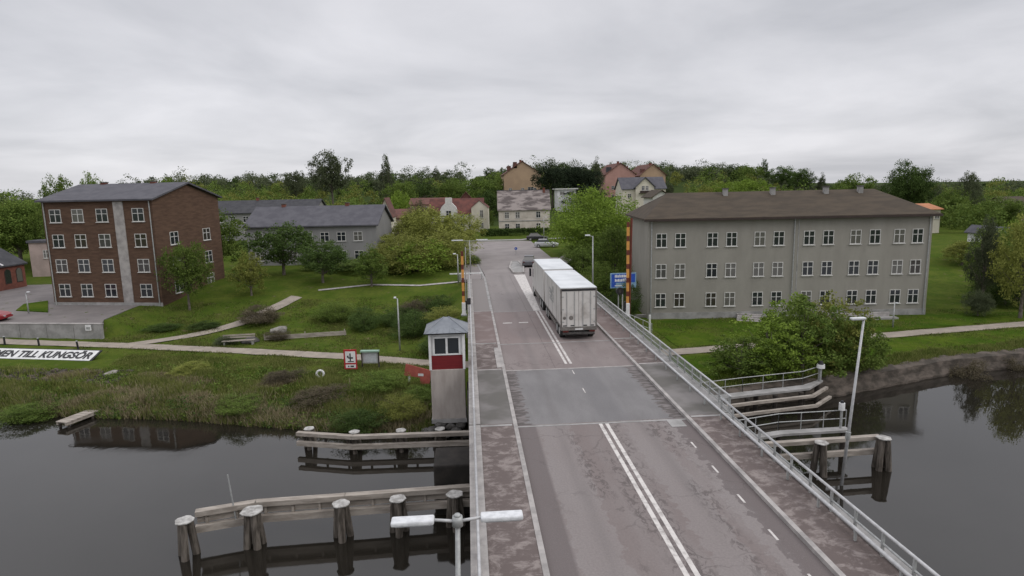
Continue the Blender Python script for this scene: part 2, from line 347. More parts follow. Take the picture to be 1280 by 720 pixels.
# ------------------------------------------------------------------ terrain
BX = [-900, -400, -60, -42, -32.6, -20.3, -13.4, -9.6, -3, 12, 20.3, 24.6, 29.9, 36.5, 44.2, 60, 400, 900]
BY = [150, 105, 48.5, 45.2, 43.6, 41.2, 39, 37.9, 36.3, 37.5, 39.9, 40.5, 42.15, 44.3, 45.4, 48, 100, 150]
def bank(x): return np.interp(x, BX, BY)
def ss(t): t = np.clip(t, 0, 1); return t*t*(3-2*t)
def height(x, y):
    x = np.asarray(x, float); y = np.asarray(y, float); d = y-bank(x)
    z = np.where(x < 4, np.interp(d, [-6, 0, 1.2, 4, 9], [-6.2, -4.05, -3.55, -3.1, -2.8]), np.interp(d, [-.2, .35, 3], [-6.2, -2.95, -2.8]))
    yp = np.where(x < 4, 61, 76.0)
    plat = ss((y-yp)/np.where(x < 4, 22, 20)); wl = 61.4+np.maximum(-35.5-x, 0)*.19; yard = ss((-32.2-x)/4)*ss((y-wl-1.0-np.where(x > -36, (x+36)*.5, 0))/.5)
    z = z*(1-plat)
    z = np.where((yard > 0) & (y < 110), z*(1-yard)+yard*(-1.4+1.4*ss((y-95)/25)), z)
    hill = 13*ss((y-165)/200)*(1+.12*np.sin(x*.013+.5)+.08*np.sin(x*.031)) + 12*ss((y-420)/400)
    q = x/np.maximum(y, 1); hill = hill*(1-.95*ss((q-.38)/.25))*(1-.8*ss((-q-.45)/.2))
    z = z+np.where(y > 165, hill, 0)
    # road embankment
    e = np.maximum(np.maximum(-.4-x, x-12.2), 0); emb = -.2-e*.62; on = (y > 51) & (y < 160)
    emb = np.where(y < 53, emb-(53-y)*1.4, emb)
    z = np.where(on, np.maximum(z, emb), z)
    near = ss((-8-y)/4); z = z*(1-near)-2.0*near
    return np.where((y > 51.9) & (x > -.6) & (x < 12.3), np.minimum(z, -.12), z)
def hz(x, y): return float(height(x, y))
def axis(a):
    out = []
    for (s, e, st) in a: out += list(np.arange(s, e, st))
    return np.array(out+[a[-1][1]])
gx = axis([(-1500, -200, 60), (-200, -60, 6), (-60, 60, .8), (60, 260, 6), (260, 1500, 60)])
gy = axis([(-300, -20, 30), (-20, 30, 2.5), (30, 110, .8), (110, 180, 3), (180, 460, 7), (460, 3000, 120)])
XX, YY = np.meshgrid(gx, gy); ZZ = height(XX, YY)
ZZ += np.where((YY-bank(XX) > .8) & (ZZ < -.3), .05*np.sin(XX*1.7+YY*.9)*np.sin(YY*1.3-XX*.4), 0)
nx, ny = len(gx), len(gy)
V = np.stack([XX.ravel(), YY.ravel(), ZZ.ravel()], 1)
idx = np.arange(nx*ny).reshape(ny, nx)
FQ = np.stack([idx[:-1, :-1], idx[:-1, 1:], idx[1:, 1:], idx[1:, :-1]], -1).reshape(-1, 4)
def fastmesh(name, V, Fq, mats, smooth=False, mi=None):
    me = bpy.data.meshes.new(name); k = Fq.shape[1]
    me.vertices.add(len(V)); me.vertices.foreach_set('co', np.asarray(V, np.float32).ravel())
    me.loops.add(Fq.size); me.loops.foreach_set('vertex_index', Fq.ravel().astype(np.int32))
    me.polygons.add(len(Fq)); me.polygons.foreach_set('loop_start', np.arange(0, Fq.size, k, dtype=np.int32))
    try: me.polygons.foreach_set('loop_total', np.full(len(Fq), k, np.int32))
    except Exception: pass
    for q in mats: me.materials.append(M[q])
    if mi is not None: me.polygons.foreach_set('material_index', mi.astype(np.int32))
    if smooth: me.polygons.foreach_set('use_smooth', np.ones(len(Fq), bool))
    me.update(calc_edges=True); me.validate(); return me
def link(name, me, parent=None):
    o = bpy.data.objects.new(name, me); COL.objects.link(o); o.parent = parent; return o
tag(link('ground', fastmesh('ground', V, FQ, ['ground'], True)), kind='structure')
mb = MB(); mb.add([(-1500, -300, -4), (1500, -300, -4), (1500, 400, -4), (-1500, 400, -4)], [(0, 1, 2, 3)]); struct('river_water', mb, 'water')

def drape(name, pts, w, m, off=.03, kind=True):
    """a ribbon following a polyline on the terrain"""
    P_ = [Vector((x, y, 0)) for x, y in pts]; out = []
    for a, b in zip(P_[:-1], P_[1:]):
        n = max(1, int((b-a).length/1.2))
        for i in range(n): out.append(a.lerp(b, i/n))
    out.append(P_[-1]); vs = []; fs = []
    for i, p in enumerate(out):
        d = (out[min(i+1, len(out)-1)]-out[max(i-1, 0)]).normalized(); nrm = Vector((-d.y, d.x, 0))
        for s in (-1, -.33, .33, 1):
            q = p+nrm*s*w/2*(1+.06*math.sin(i*1.7+s)); vs.append((q.x, q.y, max(hz(q.x, q.y), hz(p.x, p.y)-.3)+off+(.0 if abs(s) == 1 else .03)))
    for i in range(len(out)-1):
        for j in range(3): fs.append((4*i+j, 4*i+j+1, 4*i+5+j, 4*i+4+j))
    mb = MB(); mb.add(vs, fs); return struct(name, mb, m)
drape('gravel_path', [(-60, 66.5), (-44.5, 61.6), (-32.1, 58.3), (-20, 54.5), (-10.5, 51.3), (-3.8, 48.4), (0, 47.3), (12, 47.6), (16.4, 48.6), (24.3, 49.7), (36, 51.3), (50, 53.3), (75, 57)], 1.7, 'gravel', .05)
drape('side_path', [(-31.5, 58.3), (-27.5, 61), (-24, 65), (-20, 73)], 1.6, 'gravel', .07)

drape('side_path', [(-18, 75), (-12, 76.5), (-6, 75.6), (-1.0, 76.6)], .5, 'kerb_stone', .07)
# lawn sheets lying on the ground
def lawn(name, poly_fn, x0, x1, y0, y1, st, off=.03):
    xs = np.arange(x0, x1+.01, st); ys = np.arange(y0, y1+.01, st); vs = []; fs = []; ix = {}
    for i, x in enumerate(xs):
        for j, y in enumerate(ys):
            if poly_fn(x, y): ix[i, j] = len(vs); vs.append((x, y, hz(x, y)+off))
    for (i, j) in ix:
        q = [(i, j), (i+1, j), (i+1, j+1), (i, j+1)]
        if all(k in ix for k in q): fs.append(tuple(ix[k] for k in q))
    mb = MB(); mb.add(vs, fs); struct(name, mb, 'lawn')

# ------------------------------------------------------------------ roads and pavements
road = MB(); road.add([(1.98, -30, 0), (9.85, -30, 0), (9.85, 78, 0), (1.98, 78, 0)], [(0, 1, 2, 3)])
rd = struct('road', road, 'asphalt')
jn = MB()
jn.prism([(1.98, 78), (9.85, 78), (11.2, 86), (14, 96), (18, 106), (26, 113), (50, 117), (110, 116), (110, 128), (40, 129), (16, 128), (-10, 130), (-40, 134), (-120, 140), (-120, 130), (-40, 124), (-8, 117), (-1.5, 110), (1.0, 102), (1.3, 92)], -.2, -.002)
struct('junction_road', jn, 'town_asphalt')
pv = MB(); pv.box(.3, 1.80, -30, 74, -.1, .12); struct('left_pavement', pv, 'walk')
pv = MB(); pv.box(10.02, 11.6, -30, 74, -.1, .12); struct('right_pavement', pv, 'walk')
pv = MB(); pv.prism([(-1.0, 74), (1.75, 74), (1.1, 90), (.7, 101), (-1.9, 109), (-9, 115.5), (-9, 113), (-3, 107.5), (-1.2, 100), (-1.1, 88)], -.2, .1); struct('corner_pavement', pv, 'town_asphalt')
pv = MB(); pv.prism([(10.1, 74), (13, 74), (13.2, 85), (16.4, 95), (20, 103), (27, 109.5), (27, 112.3), (18.2, 105.6), (14.3, 95.7), (11.45, 86)], -.2, .1); struct('curved_pavement', pv, 'town_asphalt')
# far pavement beyond the junction
drape('far_pavement', [(-40, 137), (-8, 133.2), (16, 131.3), (40, 132), (70, 131.5)], 2.5, 'concrete', .06)
kb = MB(); kb.box(1.80, 1.98, -30, 54, -.1, .14); kb.box(1.5, 1.795, 36.3, 41, .121, .16); struct('left_kerb', kb, 'kerb_stone')
kb = MB(); kb.box(9.85, 10.02, -30, 74, -.1, .14); struct('right_kerb', kb, 'kerb_stone')
kb = MB(); kb.box(1.75, 1.98, 54.01, 74, -.1, .13)
for a, b in zip([(1.87, 74), (1.2, 90), (.85, 101), (-1.8, 109.2)], [(1.2, 90), (.85, 101), (-1.8, 109.2), (-9, 116)]): kb.beam((*a, .02), (*b, .02), .24, .22)
struct('curved_kerb', kb, 'concrete')
# painted markings
def mark(name, boxes, m='paint', z=.006):
    mb = MB()
    for (x0, x1, y0, y1) in boxes: mb.add([(x0, y0, z), (x1, y0, z), (x1, y1, z), (x0, y1, z)], [(0, 1, 2, 3)])
    return mb.build(name, m, rd)
mark('centre_line', [(5.72, 5.88, -30, 27.0), (5.72, 5.88, 37.0, 54)]); mark('centre_line', [(6.02, 6.18, -30, 27.0), (6.02, 6.18, 37.0, 54)])
mark('lane_dash', [(5.91, 5.97, y, y+.8) for y in (31.4, 34.8)])
mark('edge_dash', [(9.12, 9.2, y, y+.6) for y in np.arange(-6, 27, 2.3)])
mark('stop_dash', [(x, x+.75, 49.2, 49.5) for x in (2.6, 3.9, 5.0)][:2])
mb = MB(); mb.add([(5.6, 54, .006), (6.2, 54, .006), (7.0, 77.5, .006), (5.6, 77.5, .006)], [(0, 1, 2, 3)]); mb.build('wedge_marking', 'paint', rd)
mb = MB(); mb.box(8.9, 9.6, 26.2, 27.0, .004, .02); mb.build('drain_plate', 'concrete', rd); 
isl = MB(); isl.prism([(5.7, 78.5), (6.9, 78.5), (7.4, 84), (7.3, 91), (6.3, 91), (5.5, 84)], -.02, .13); struct('traffic_island', isl, 'concrete')
isk = MB()
pl = [(5.7, 78.5), (6.9, 78.5), (7.4, 84), (7.3, 91), (6.3, 91), (5.5, 84)]
for a, b in zip(pl, pl[1:]+pl[:1]): isk.beam((*a, .1), (*b, .1), .22, .2)
struct('island_kerb', isk, 'kerb_stone')

# ------------------------------------------------------------------ the bridge
br = thing('road_bridge', 'low concrete bascule road bridge carrying the two lane road over the river', 'bridge', (6, 31.5, 0))
def rel(mb, o): l = o.location; mb.v = [(x-l.x, y-l.y, z-l.z) for x, y, z in mb.v]; return mb
def bpart(name, mb, m, **k): return rel(mb, br).build(name, m, br, **k)
bpart('deck', MB().box(-.1, 12.0, -30, 54, -.9, -.11), 'concrete')
mb = MB(); 
for x in (.6, 3.6, 8.6, 11.2): mb.box(x, x+.4, -30, 54, -1.7, -.901)
bpart('girder', mb, 'concrete_dark')
bpart('edge_beam', MB().box(-.22, .295, -30, 27.1, -.5, .17).box(-.22, .295, 27.2, 35.95, -.5, .19).box(-.22, .295, 36.05, 74, -.5, .17), 'kerb_stone')
bpart('edge_beam', MB().box(11.605, 11.95, -30, 27.1, -.5, .2).box(11.605, 12.2, 27.2, 35.95, -.5, .2).box(11.605, 12.2, 36.05, 74, -.5, .2), 'concrete')
bpart('pier', MB().box(-1.9, 13.1, 26.9, 29.0, -6, -1.6), 'dark_reflection', bevel=.08)  # wide, near-black block painted as the dark reflection under the deck
bpart('pier', MB().box(-.35, 12.6, 36.2, 38.2, -6, -1.2), 'concrete_dark', bevel=.08)
bpart('abutment', MB().box(-.4, 12.2, 52, 53.5, -4, -.95), 'concrete')
for y in (27.08, 35.98, 42.4, 54.0):
    bpart('expansion_joint', MB().box(1.99, 9.84, y-.07, y+.07, -.02, .012).box(.31, 1.74, y-.09, y+.09, .05, .131).box(10.08, 11.59, y-.09, y+.09, .05, .131), 'kerb_stone' if y < 40 and y > 30 else 'concrete')
# railings
def railing(name, label, x, y0, y1, sp, z0=.19, top=.95, mesh=False, heavy=False):
    t = thing(name, label, 'railing', (x, (y0+y1)/2, z0), group='railings along the bridge')
    o = Vector((x, (y0+y1)/2, z0))
    n = int(round((y1-y0)/sp)); H = top-z0
    pm = MB().box(-.035, .035, -.035, .035, 0, H); first = pm.build('post', 'galv', t, loc=(0, y0-o.y, 0))
    for i in range(1, n+1):
        c = first.copy(); COL.objects.link(c); c.parent = t; c.location = (0, y0-o.y+(y1-y0)*i/n, 0)
    MB().tube((0, y0-o.y-.1, H), (0, y1-o.y+.1, H), .048, n=8).build('top_rail', 'galv_light', t, smooth=True)
    MB().tube((0, y0-o.y, H*.52), (0, y1-o.y, H*.52), .034 if not heavy else .05, n=8).build('middle_rail', 'galv', t, smooth=True)
    MB().tube((0, y0-o.y, H*.16), (0, y1-o.y, H*.16), .028, n=8).build('bottom_rail', 'galv', t, smooth=True)
    if mesh:
        b = MB(); yy = y0
        while yy < y1: b.box(-.009, .009, yy-o.y-.009, yy-o.y+.009, H*.16, H*.97); yy += .16
        b.build('infill_bars', 'galv', t)
    return t
railing('bridge_railing', 'galvanised railing on the right edge of the bridge nearest the camera, above the open water', 11.5, 4.2, 27.0, 1.27)
railing('bridge_railing', 'galvanised railing with fine bars beside the smooth grey lifting span, right side', 12.02, 27.3, 35.9, 1.23, mesh=True)
railing('bridge_railing', 'galvanised railing with fine bars on the right beyond the lifting span, beside the lorry', 12.02, 36.1, 74, 1.9, mesh=True)
railing('bridge_railing', 'galvanised railing on the left edge of the bridge nearest the camera', .02, 4.2, 27.0, 1.27)
railing('bridge_railing', 'galvanised railing left of the lifting span, next to the control cabin', .02, 27.3, 35.9, 1.23)
railing('bridge_railing', 'galvanised railing on the left of the road beyond the control cabin', .02, 36.1, 74, 1.9)
# inner guard rail along right side
t = thing('guard_rail', 'long low galvanised tube guard rail just inside the right bridge railing', 'guard rail', (11.28, 30, .2))
MB().tube((0, -26, .32), (0, 44, .32), .06, n=8).build('rail', 'galv_light', t, smooth=True)
p0 = MB().box(-.03, .03, -.04, .04, -.05, .3).build('bracket', 'galv', t, loc=(0, -25.5, 0))
for i in range(1, 36):
    c = p0.copy(); COL.objects.link(c); c.parent = t; c.location = (0, -25.5+i*2.0, 0)

# ------------------------------------------------------------------ control cabin
cb = thing('control_cabin', 'small red and white bridge control cabin with grey hipped roof on a concrete shaft', 'control cabin', (-1.5, 37.5, -4))
def cp(name, mb, m, parent=None, **k):
    l = cb.location; mb.v = [(x-l.x, y-l.y, z-l.z) for x, y, z in mb.v]; return mb.build(name, m, parent or cb, **k)
cp('shaft', MB().box(-2.5, -.45, 36.45, 38.55, -3.0, .1), 'concrete_booth', bevel=.03)
cp('shaft_base', MB().box(-2.55, -.4, 36.4, 38.6, -3.25, -3.0), 'concrete')
cp('red_wall', MB().box(-2.42, -.53, 36.53, 38.47, .101, .95), 'red_wood')
cp('wall', MB().box(-2.40, -.55, 36.6, 38.45, .951, 2.3), 'white')
fr = cp('window', MB().box(-2.3, -.66, 36.5, 36.6, .98, 1.06).box(-2.3, -.66, 36.5, 36.6, 2.02, 2.12).box(-2.3, -2.2, 36.5, 36.6, 1.061, 2.019).box(-.76, -.66, 36.5, 36.6, 1.061, 2.019).box(-1.54, -1.42, 36.5, 36.6, 1.061, 2.019), 'white')
for x0, x1 in ((-2.19, -1.55), (-1.41, -.77)): cp('pane', MB().box(x0, x1, 36.56, 36.598, 1.062, 2.018), 'glass', fr)
for sx in (-2.42, -.53):
    w_ = cp('side_window', MB().box(sx-.02, sx+.02, 36.9, 38.1, 1.0, 2.1), 'white'); cp('pane', MB().box(sx-.03, sx+.03, 37.0, 38.0, 1.1, 2.0), 'glass', w_)
for x, y in ((-2.48, 36.47), (-.47, 36.47), (-2.48, 38.53), (-.47, 38.53)): cp('corner_post', MB().box(x-.07, x+.07, y-.06, y+.06, .1, 2.3), 'white')
cp('fascia', MB().box(-2.66, -.29, 36.28, 38.72, 2.3, 2.4), 'black')
rf = MB(); a = [(-2.78, 36.16, 2.4), (-.17, 36.16, 2.4), (-.17, 38.84, 2.4), (-2.78, 38.84, 2.4), (-1.62, 37.5, 3.12), (-1.34, 37.5, 3.12)]
rf.add(a, [(0, 1, 5, 4), (1, 2, 5), (2, 3, 4, 5), (3, 0, 4), (3, 2, 1, 0)]); rf_o = cp('roof', rf, 'zinc_roof')
sm = MB()
for k_ in (0, 1, 2, 3): sm.tube(a[k_], a[4 if k_ in (0, 3) else 5], .03, n=6)
for x in np.linspace(-2.4, -.5, 6): sm.tube((x, 36.18, 2.42), (max(min(x, -1.2), -1.7), 36.18+min(1.2, 1.32*(1-abs(x+1.48)/1.4)), 2.42+.66*(1-abs(x+1.48)/1.4)), .015, n=4)
cp('roof_seam', sm, 'zinc_roof', rf_o)

# rocks under the cabin and at the bank
def rock(label, x, y, z, s, m, grp=None, seed=0):
    r_ = random.Random(seed); import bmesh
    bm = bmesh.new(); bmesh.ops.create_icosphere(bm, subdivisions=2, radius=1)
    ph = [r_.uniform(0, 6) for _ in range(6)]
    for v in bm.verts:
        c = v.co; d = 1+.18*math.sin(c.x*3+ph[0])+.14*math.sin(c.y*4+ph[1])+.12*math.sin(c.z*3.5+ph[2])
        v.co = Vector((c.x*s[0]*d, c.y*s[1]*d, c.z*s[2]*d))
    me = bpy.data.meshes.new('rock'); bm.to_mesh(me); bm.free(); me.materials.append(M[m])
    o = link('rock', me); o.location = (x, y, z); o.rotation_euler = (0, 0, r_.uniform(0, 3)); return tag(o, label, 'rock', grp)
k_ = 0
for x, y, z, s in ((-2.4, 36.2, -3.7, .5), (-1.7, 36.0, -3.85, .42), (-1.1, 36.1, -3.7, .5), (-.55, 36.0, -3.85, .4), (-2.0, 36.4, -3.4, .4), (-.8, 36.5, -3.4, .4), (-2.9, 36.4, -3.8, .4), (-1.4, 36.3, -3.45, .35)):
    k_ += 1; rock('dark rock of the pile under the control cabin shaft', x, y, z, (s, s*.8, s*.6), 'rock', 'dark rocks heaped under the control cabin', k_)
rock('pale flat rock at the water under the control cabin', -1.9, 35.45, -3.95, (.38, .3, .22), 'rock_light', None, 30)

# ------------------------------------------------------------------ timber fenders (dolphins)
def cluster(parent, x, y, zc, zb=-5.5, n=4, r=.17, lean=.2, capr=.37):
    p = MB(); 
    for i in range(n):
        a = 6.283*i/n+.6; dx, dy = math.cos(a), math.sin(a)
        p.tube((x+dx*(.26+lean), y+dy*(.26+lean), zb), (x+dx*.18, y+dy*.18, zc), r, r*.92, 9)
    rel(p, parent).build('pile_cluster', 'pile', parent, smooth=False)
    c = MB(); m_ = 14; rs = [capr*(1+.08*math.sin(i*2.1+x)) for i in range(m_)]
    ring = [(x+math.cos(6.283*i/m_)*rs[i], y+math.sin(6.283*i/m_)*rs[i]) for i in range(m_)]
    c.prism(ring, zc, zc+.06); rel(c, parent).build('pile_cap', 'cap', parent, bevel=.02)
fd = thing('timber_fender', 'long weathered timber fender with white capped piles in the river beside the near lamp', 'fender', (-6, 25.7, -4))
pts = [(-12.0, 25.0), (-9.45, 25.5), (-5.8, 25.7), (-3.4, 25.85), (-.94, 26.0)]
for i, (x, y) in enumerate(pts): cluster(fd, x, y-.25, -2.45, n=4 if i in (1,) else 3, capr=.37 if i != 1 else .46)
path = [(-11.9, 25.55, 0), (-9.6, 26.15, 0), (-5.8, 26.3, 0), (-.3, 26.55, 0)]
def waler(parent, path, z, w, h, m, name='waler'):
    mb = MB()
    for a, b in zip(path[:-1], path[1:]): mb.beam((a[0], a[1], z), (b[0]+.02, b[1], z), w, h)
    return rel(mb, parent).build(name, m, parent)
waler(fd, path, -2.55, .34, .22, 'timber', 'top_beam'); waler(fd, [(a, b-.12, 0) for a, b, c in path], -3.2, .24, .3, 'timber')
waler(fd, [(a, b+.1, 0) for a, b, c in path], -2.86, .1, .34, 'timber', 'facing_board')
for x in np.arange(-11.5, -.5, 1.15): y = np.interp(x, [p[0] for p in path], [p[1] for p in path]); rel(MB().box(x-.05, x+.05, y-.06, y+.06, -3.3, -2.6), fd).build('upright', 'timber', fd)
pm = MB().tube((0, 0, 0), (-.22, .1, 2.15), .035, .03, 6); o = pm.build('marker_pole', 'galv'); o.location = (-10.35, 25.8, -3.2); tag(o, 'thin leaning grey pole standing on the near timber fender', 'pole')

fu = thing('timber_fender', 'farther timber fender below the overgrown bank, ending at the control cabin', 'fender', (-5, 34.6, -4))
for (x, y) in [(-9.6, 35.35), (-6.85, 34.5), (-4.2, 34.4), (-1.95, 34.35)]: cluster(fu, x, y+.1, -2.85, n=3, capr=.30, r=.14, lean=.18)
path = [(-10.2, 35.1, 0), (-6.9, 34.15, 0), (-.3, 33.95, 0)]
waler(fu, path, -2.95, .3, .2, 'timber', 'top_beam'); waler(fu, [(a, b-.08, 0) for a, b, c in path], -3.5, .22, .26, 'timber')
for x in np.arange(-9.8, -.5, 1.3): y = np.interp(x, [p[0] for p in path], [p[1] for p in path]); rel(MB().box(x-.06, x+.06, y+.03, y+.15, -3.6, -2.95), fu).build('upright', 'tar', fu)

def guard(parent, path, z0, H, sp=1.25, nm='handrail'):
    mb = MB()
    for a, b in zip(path[:-1], path[1:]):
        a, b = Vector((*a, z0)), Vector((*b, z0)); n = max(1, int((b-a).length/sp))
        for i in range(n+1): p = a.lerp(b, i/n); mb.tube(p, p+Vector((0, 0, H)), .028, n=6)
        for q in (1, .5): mb.tube(a+Vector((0, 0, H*q)), b+Vector((0, 0, H*q)), .026, n=6)
    return rel(mb, parent).build(nm, 'galv', parent)
fr2 = thing('timber_fender', 'timber fender with steel handrail and grey planked walkway below the green bushes', 'fender', (17.5, 38, -4))
A = [(12.4, 36.8), (17.5, 37.9), (22.0, 38.7), (23.6, 39.6)]; Bp = [(12.4, 36.1), (17.5, 37.2), (22.1, 38.0), (23.9, 39.5)]
mb = MB()
for i in range(3): mb.add([(*Bp[i], -2.75), (*Bp[i+1], -2.75), (*A[i+1], -2.75), (*A[i], -2.75), (*Bp[i], -2.62), (*Bp[i+1], -2.62), (*A[i+1], -2.62), (*A[i], -2.62)], [(3, 2, 1, 0), (4, 5, 6, 7), (0, 1, 5, 4), (2, 3, 7, 6)])
rel(mb, fr2).build('walkway', 'concrete', fr2)
for z, dy in ((-3.0, -.45), (-3.5, -.9)): waler(fr2, [(a, b+dy, 0) for a, b in Bp], z, .2, .17, 'timber')
guard(fr2, A, -2.62, .95)
mb = MB()
for x, y in [(13.5, 36.2), (15.5, 36.6), (17.5, 37.0), (19.5, 37.3), (21.4, 37.6), (23.4, 39.2), (14.5, 37.1), (18.5, 37.9), (22, 38.4)]: rel(MB().tube((x, y+.15, -6), (x, y+.15, -2.76), .16, n=8), fr2).build('pile', 'tar', fr2)
bn = thing('beacon_light', 'black and white navigation light on the corner of the farther right fender', 'beacon', (23.55, 39.3, -2.62))
MB().tube((0, 0, 0), (0, 0, .95), .09, n=10).build('post', 'galv', bn); MB().tube((0, 0, .95), (0, 0, 1.2), .27, .25, 14).build('white_drum', 'white', bn); MB().tube((0, 0, 1.2), (0, 0, 1.42), .19, .12, 12).build('lantern', 'black', bn)
fr3 = thing('timber_fender', 'short timber fender with handrail and two white capped pile clusters beside the leaning lamp', 'fender', (17, 29.8, -4))
cluster(fr3, 17.6, 28.9, -2.35, n=3, capr=.34); cluster(fr3, 21.05, 29.1, -2.35, n=4, capr=.36)
waler(fr3, [(11.9, 29.3, 0), (21.2, 29.65, 0)], -2.5, .3, .2, 'timber', 'top_beam'); waler(fr3, [(11.9, 29.2, 0), (21.2, 29.5, 0)], -3.2, .22, .28, 'timber')
A = [(12.2, 30.3), (16.6, 31.4), (20.5, 31.5)]
mb = MB()
Bq = [(12.2, 29.85), (16.6, 30.9), (20.5, 31.0)]
for i in range(2): mb.add([(*Bq[i], -2.75), (*Bq[i+1], -2.75), (*A[i+1], -2.75), (*A[i], -2.75), (*Bq[i], -2.62), (*Bq[i+1], -2.62), (*A[i+1], -2.62), (*A[i], -2.62)], [(3, 2, 1, 0), (4, 5, 6, 7), (0, 1, 5, 4), (2, 3, 7, 6), (1, 2, 6, 5)])
rel(mb, fr3).build('walkway', 'concrete', fr3); guard(fr3, A, -2.62, .95)
mb = MB()
for x, y in [(13.5, 30.3), (16.5, 31.1), (20.2, 31.2)]: rel(MB().tube((x, y, -6), (x, y, -2.76), .15, n=8), fr3).build('pile', 'tar', fr3)
bn2 = thing('beacon_light', 'white navigation light low beside the tall leaning lamp on the right', 'beacon', (20.1, 31.3, -2.62))
MB().tube((0, 0, 0), (0, 0, 1.05), .07, n=8).build('post', 'galv', bn2); MB().tube((0, 0, 1.05), (0, 0, 1.45), .16, .15, 12).build('white_drum', 'white', bn2); MB().tube((0, 0, 1.45), (0, 0, 1.58), .1, .06, 10).build('lantern', 'black', bn2)

# ------------------------------------------------------------------ street lamps
l1 = thing('street_lamp', 'near double armed lamp with two long white heads left of the bridge', 'street lamp', (-.75, 12.6, -4))
MB().tube((.1, 0, -1), (.33, 0, 7.65), .075, .055, 12).build('pole', 'galv', l1, smooth=True)
MB().tube((.33, 0, 7.6), (.33, 0, 7.82), .12, .11, 12).tube((.33, 0, 7.82), (.33, 0, 7.87), .085, .06, 12).build('hub', 'galv', l1, smooth=True)
for s in (-1, 1):
    MB().tube((.33, 0, 7.7), (.33+s*.5, 0, 7.76), .035, n=8).build('arm', 'galv_light', l1, smooth=True)
    h_ = MB(); x0, x1 = .33+s*.5, .33+s*1.42
    if s < 0: x0, x1 = x1, x0
    h_.box(x0, x1, -.15, .15, 7.71, 7.82); hd = h_.build('lamp_head', 'lamp_white', l1, bevel=.035)
    MB().box(x0+.08, x1-.08, -.1, .1, 7.685, 7.709).build('lens', 'lamp_glass', hd)
l2 = thing('street_lamp', 'tall leaning lamp with one short white head standing in the river right of the bridge', 'street lamp', (17.9, 27.6, -4))
MB().tube((0, 0, -1), (.62, 0, 8.3), .085, .05, 12).build('pole', 'galv_light', l2, smooth=True)
MB().tube((.62, 0, 8.25), (.4, 0, 8.36), .035, n=8).build('arm', 'galv', l2)
hd = MB().box(-.02, .68, -.12, .12, 8.33, 8.43).build('lamp_head', 'lamp_white', l2, bevel=.03); MB().box(.04, .5, -.09, .09, 8.31, 8.329).build('lens', 'lamp_glass', hd)
MB().tube((.22, 0, 2.4), (.24, 0, 2.75), .12, n=10).build('collar', 'galv', l2)
def lamp(label, x, y, z, H, dx=-.9, double=False, hm='lamp_white'):
    t = thing('street_lamp', label, 'street lamp', (x, y, z))
    MB().tube((0, 0, -.2), (0, 0, H), .08, .05, 8).build('pole', 'galv', t, smooth=True)
    for s in ((1, -1) if double else (1,)):
        MB().tube((0, 0, H-.05), (dx*s, 0, H+.06), .03, n=6).build('arm', 'galv', t)
        a, b = sorted((dx*s*.55, dx*s*1.5)); MB().box(a, b, -.14, .14, H+.02, H+.14).build('lamp_head', hm, t, bevel=.03)
    return t
def lamp_px(label, px, pyb, pyt, zb=0, **k):
    x, y = G(px, pyb, zb); H = at(px, pyt, y).z-zb; return lamp(label, x, y, zb, H, **k)
lamp_px('single lamp behind the right bridge railing, before the big bright tree', 741, 371, 295, dx=-.5)
lamp('double armed lamp behind the left striped barrier boom', at(587, 300, 78).x, 78, 0, at(583, 301, 78).z, dx=-1.5, double=True)
lamp_px('short thin lamp in the left park beside the olive willow', 573, 352, 318, dx=-.35)
lamp_px('slim park lamp on the grass above the red and white notice', 500, 438, 373, zb=-2.8, dx=-.2)
lamp_px('slim lamp on the lawn before the long brown roofed building', 1116, 408, 380, zb=-2.7, dx=.2)
lamp_px('lamp at the far edge of the junction below the cream house', 680, 304, 272, dx=.4)
lamp_px('slim white post lamp on the far left yard before the brick building', 36, 392, 366, zb=-1.4, dx=.25)

# ------------------------------------------------------------------ barriers, signal, signs at the bridge
def boom(label, x, y, H, side, zb=0, lean=0.0):
    t = thing('barrier_boom', label, 'barrier', (x, y, zb), group='raised striped barrier booms')
    MB().box(-.16, .16, -.16, .16, 0, 1.15).build('housing', 'white', t, bevel=.03)
    MB().box(-.24, .24, -.24, .24, 0, .12).build('base_plate', 'galv', t)
    b = MB(); n = int(H/.59); z = 1.0
    for i in range(n):
        hh = .72 if i % 2 == 0 else .42; b.box(-.11, .11, -.045, .045, z, z+hh, i % 2); z += hh+.002
    b.build('boom', ['boom_yellow', 'boom_red'], t)
    MB().box(side*.16, side*.3, -.12, .12, .5, 1.3).build('counterweight', 'black', t)
    MB().tube((.17, .1, .2), (.3, .1, z+.3), .045 if side > 0 else .1, n=6).build('guide_post', 'boom_red' if side < 0 else 'galv', t)
    return t
boom('raised yellow and red striped barrier boom at the left of the road before the junction', -.55, 53, 5.2, 1)
boom('raised yellow and red striped barrier boom right of the road beside the blue sign', 13.05, 50.2, 7.6, -1)
MBp = thing('pavement_barrier', 'short white horizontal bar low across the left pavement before the junction', 'barrier', (-1.1, 73.6, 0))
MB().box(-1.2, 2.7, -.06, .06, .82, .95).build('bar', 'white', MBp); MB().box(-.06, .06, -.08, .08, 0, .83).build('post', 'galv', MBp); MB().box(2.5, 2.6, -.05, .05, .1, .82).build('post', 'galv', MBp)
sg = thing('traffic_signal', 'black round signal lamp on a pair of grey posts left of the right barrier', 'signal', (12.55, 51.3, 0))
MB().tube((0, 0, 0), (0, 0, 2.2), .05, n=8).build('post', 'galv', sg); MB().tube((.35, 0, 0), (.35, 0, 1.7), .05, n=8).build('post', 'galv_light', sg)
MB().tube((.1, -.14, 2.0), (.1, .1, 2.0), .32, n=16).build('lamp_housing', 'black', sg); MB().tube((.1, -.19, 2.0), (.1, -.141, 2.0), .14, n=12).build('lens', 'glass', sg)
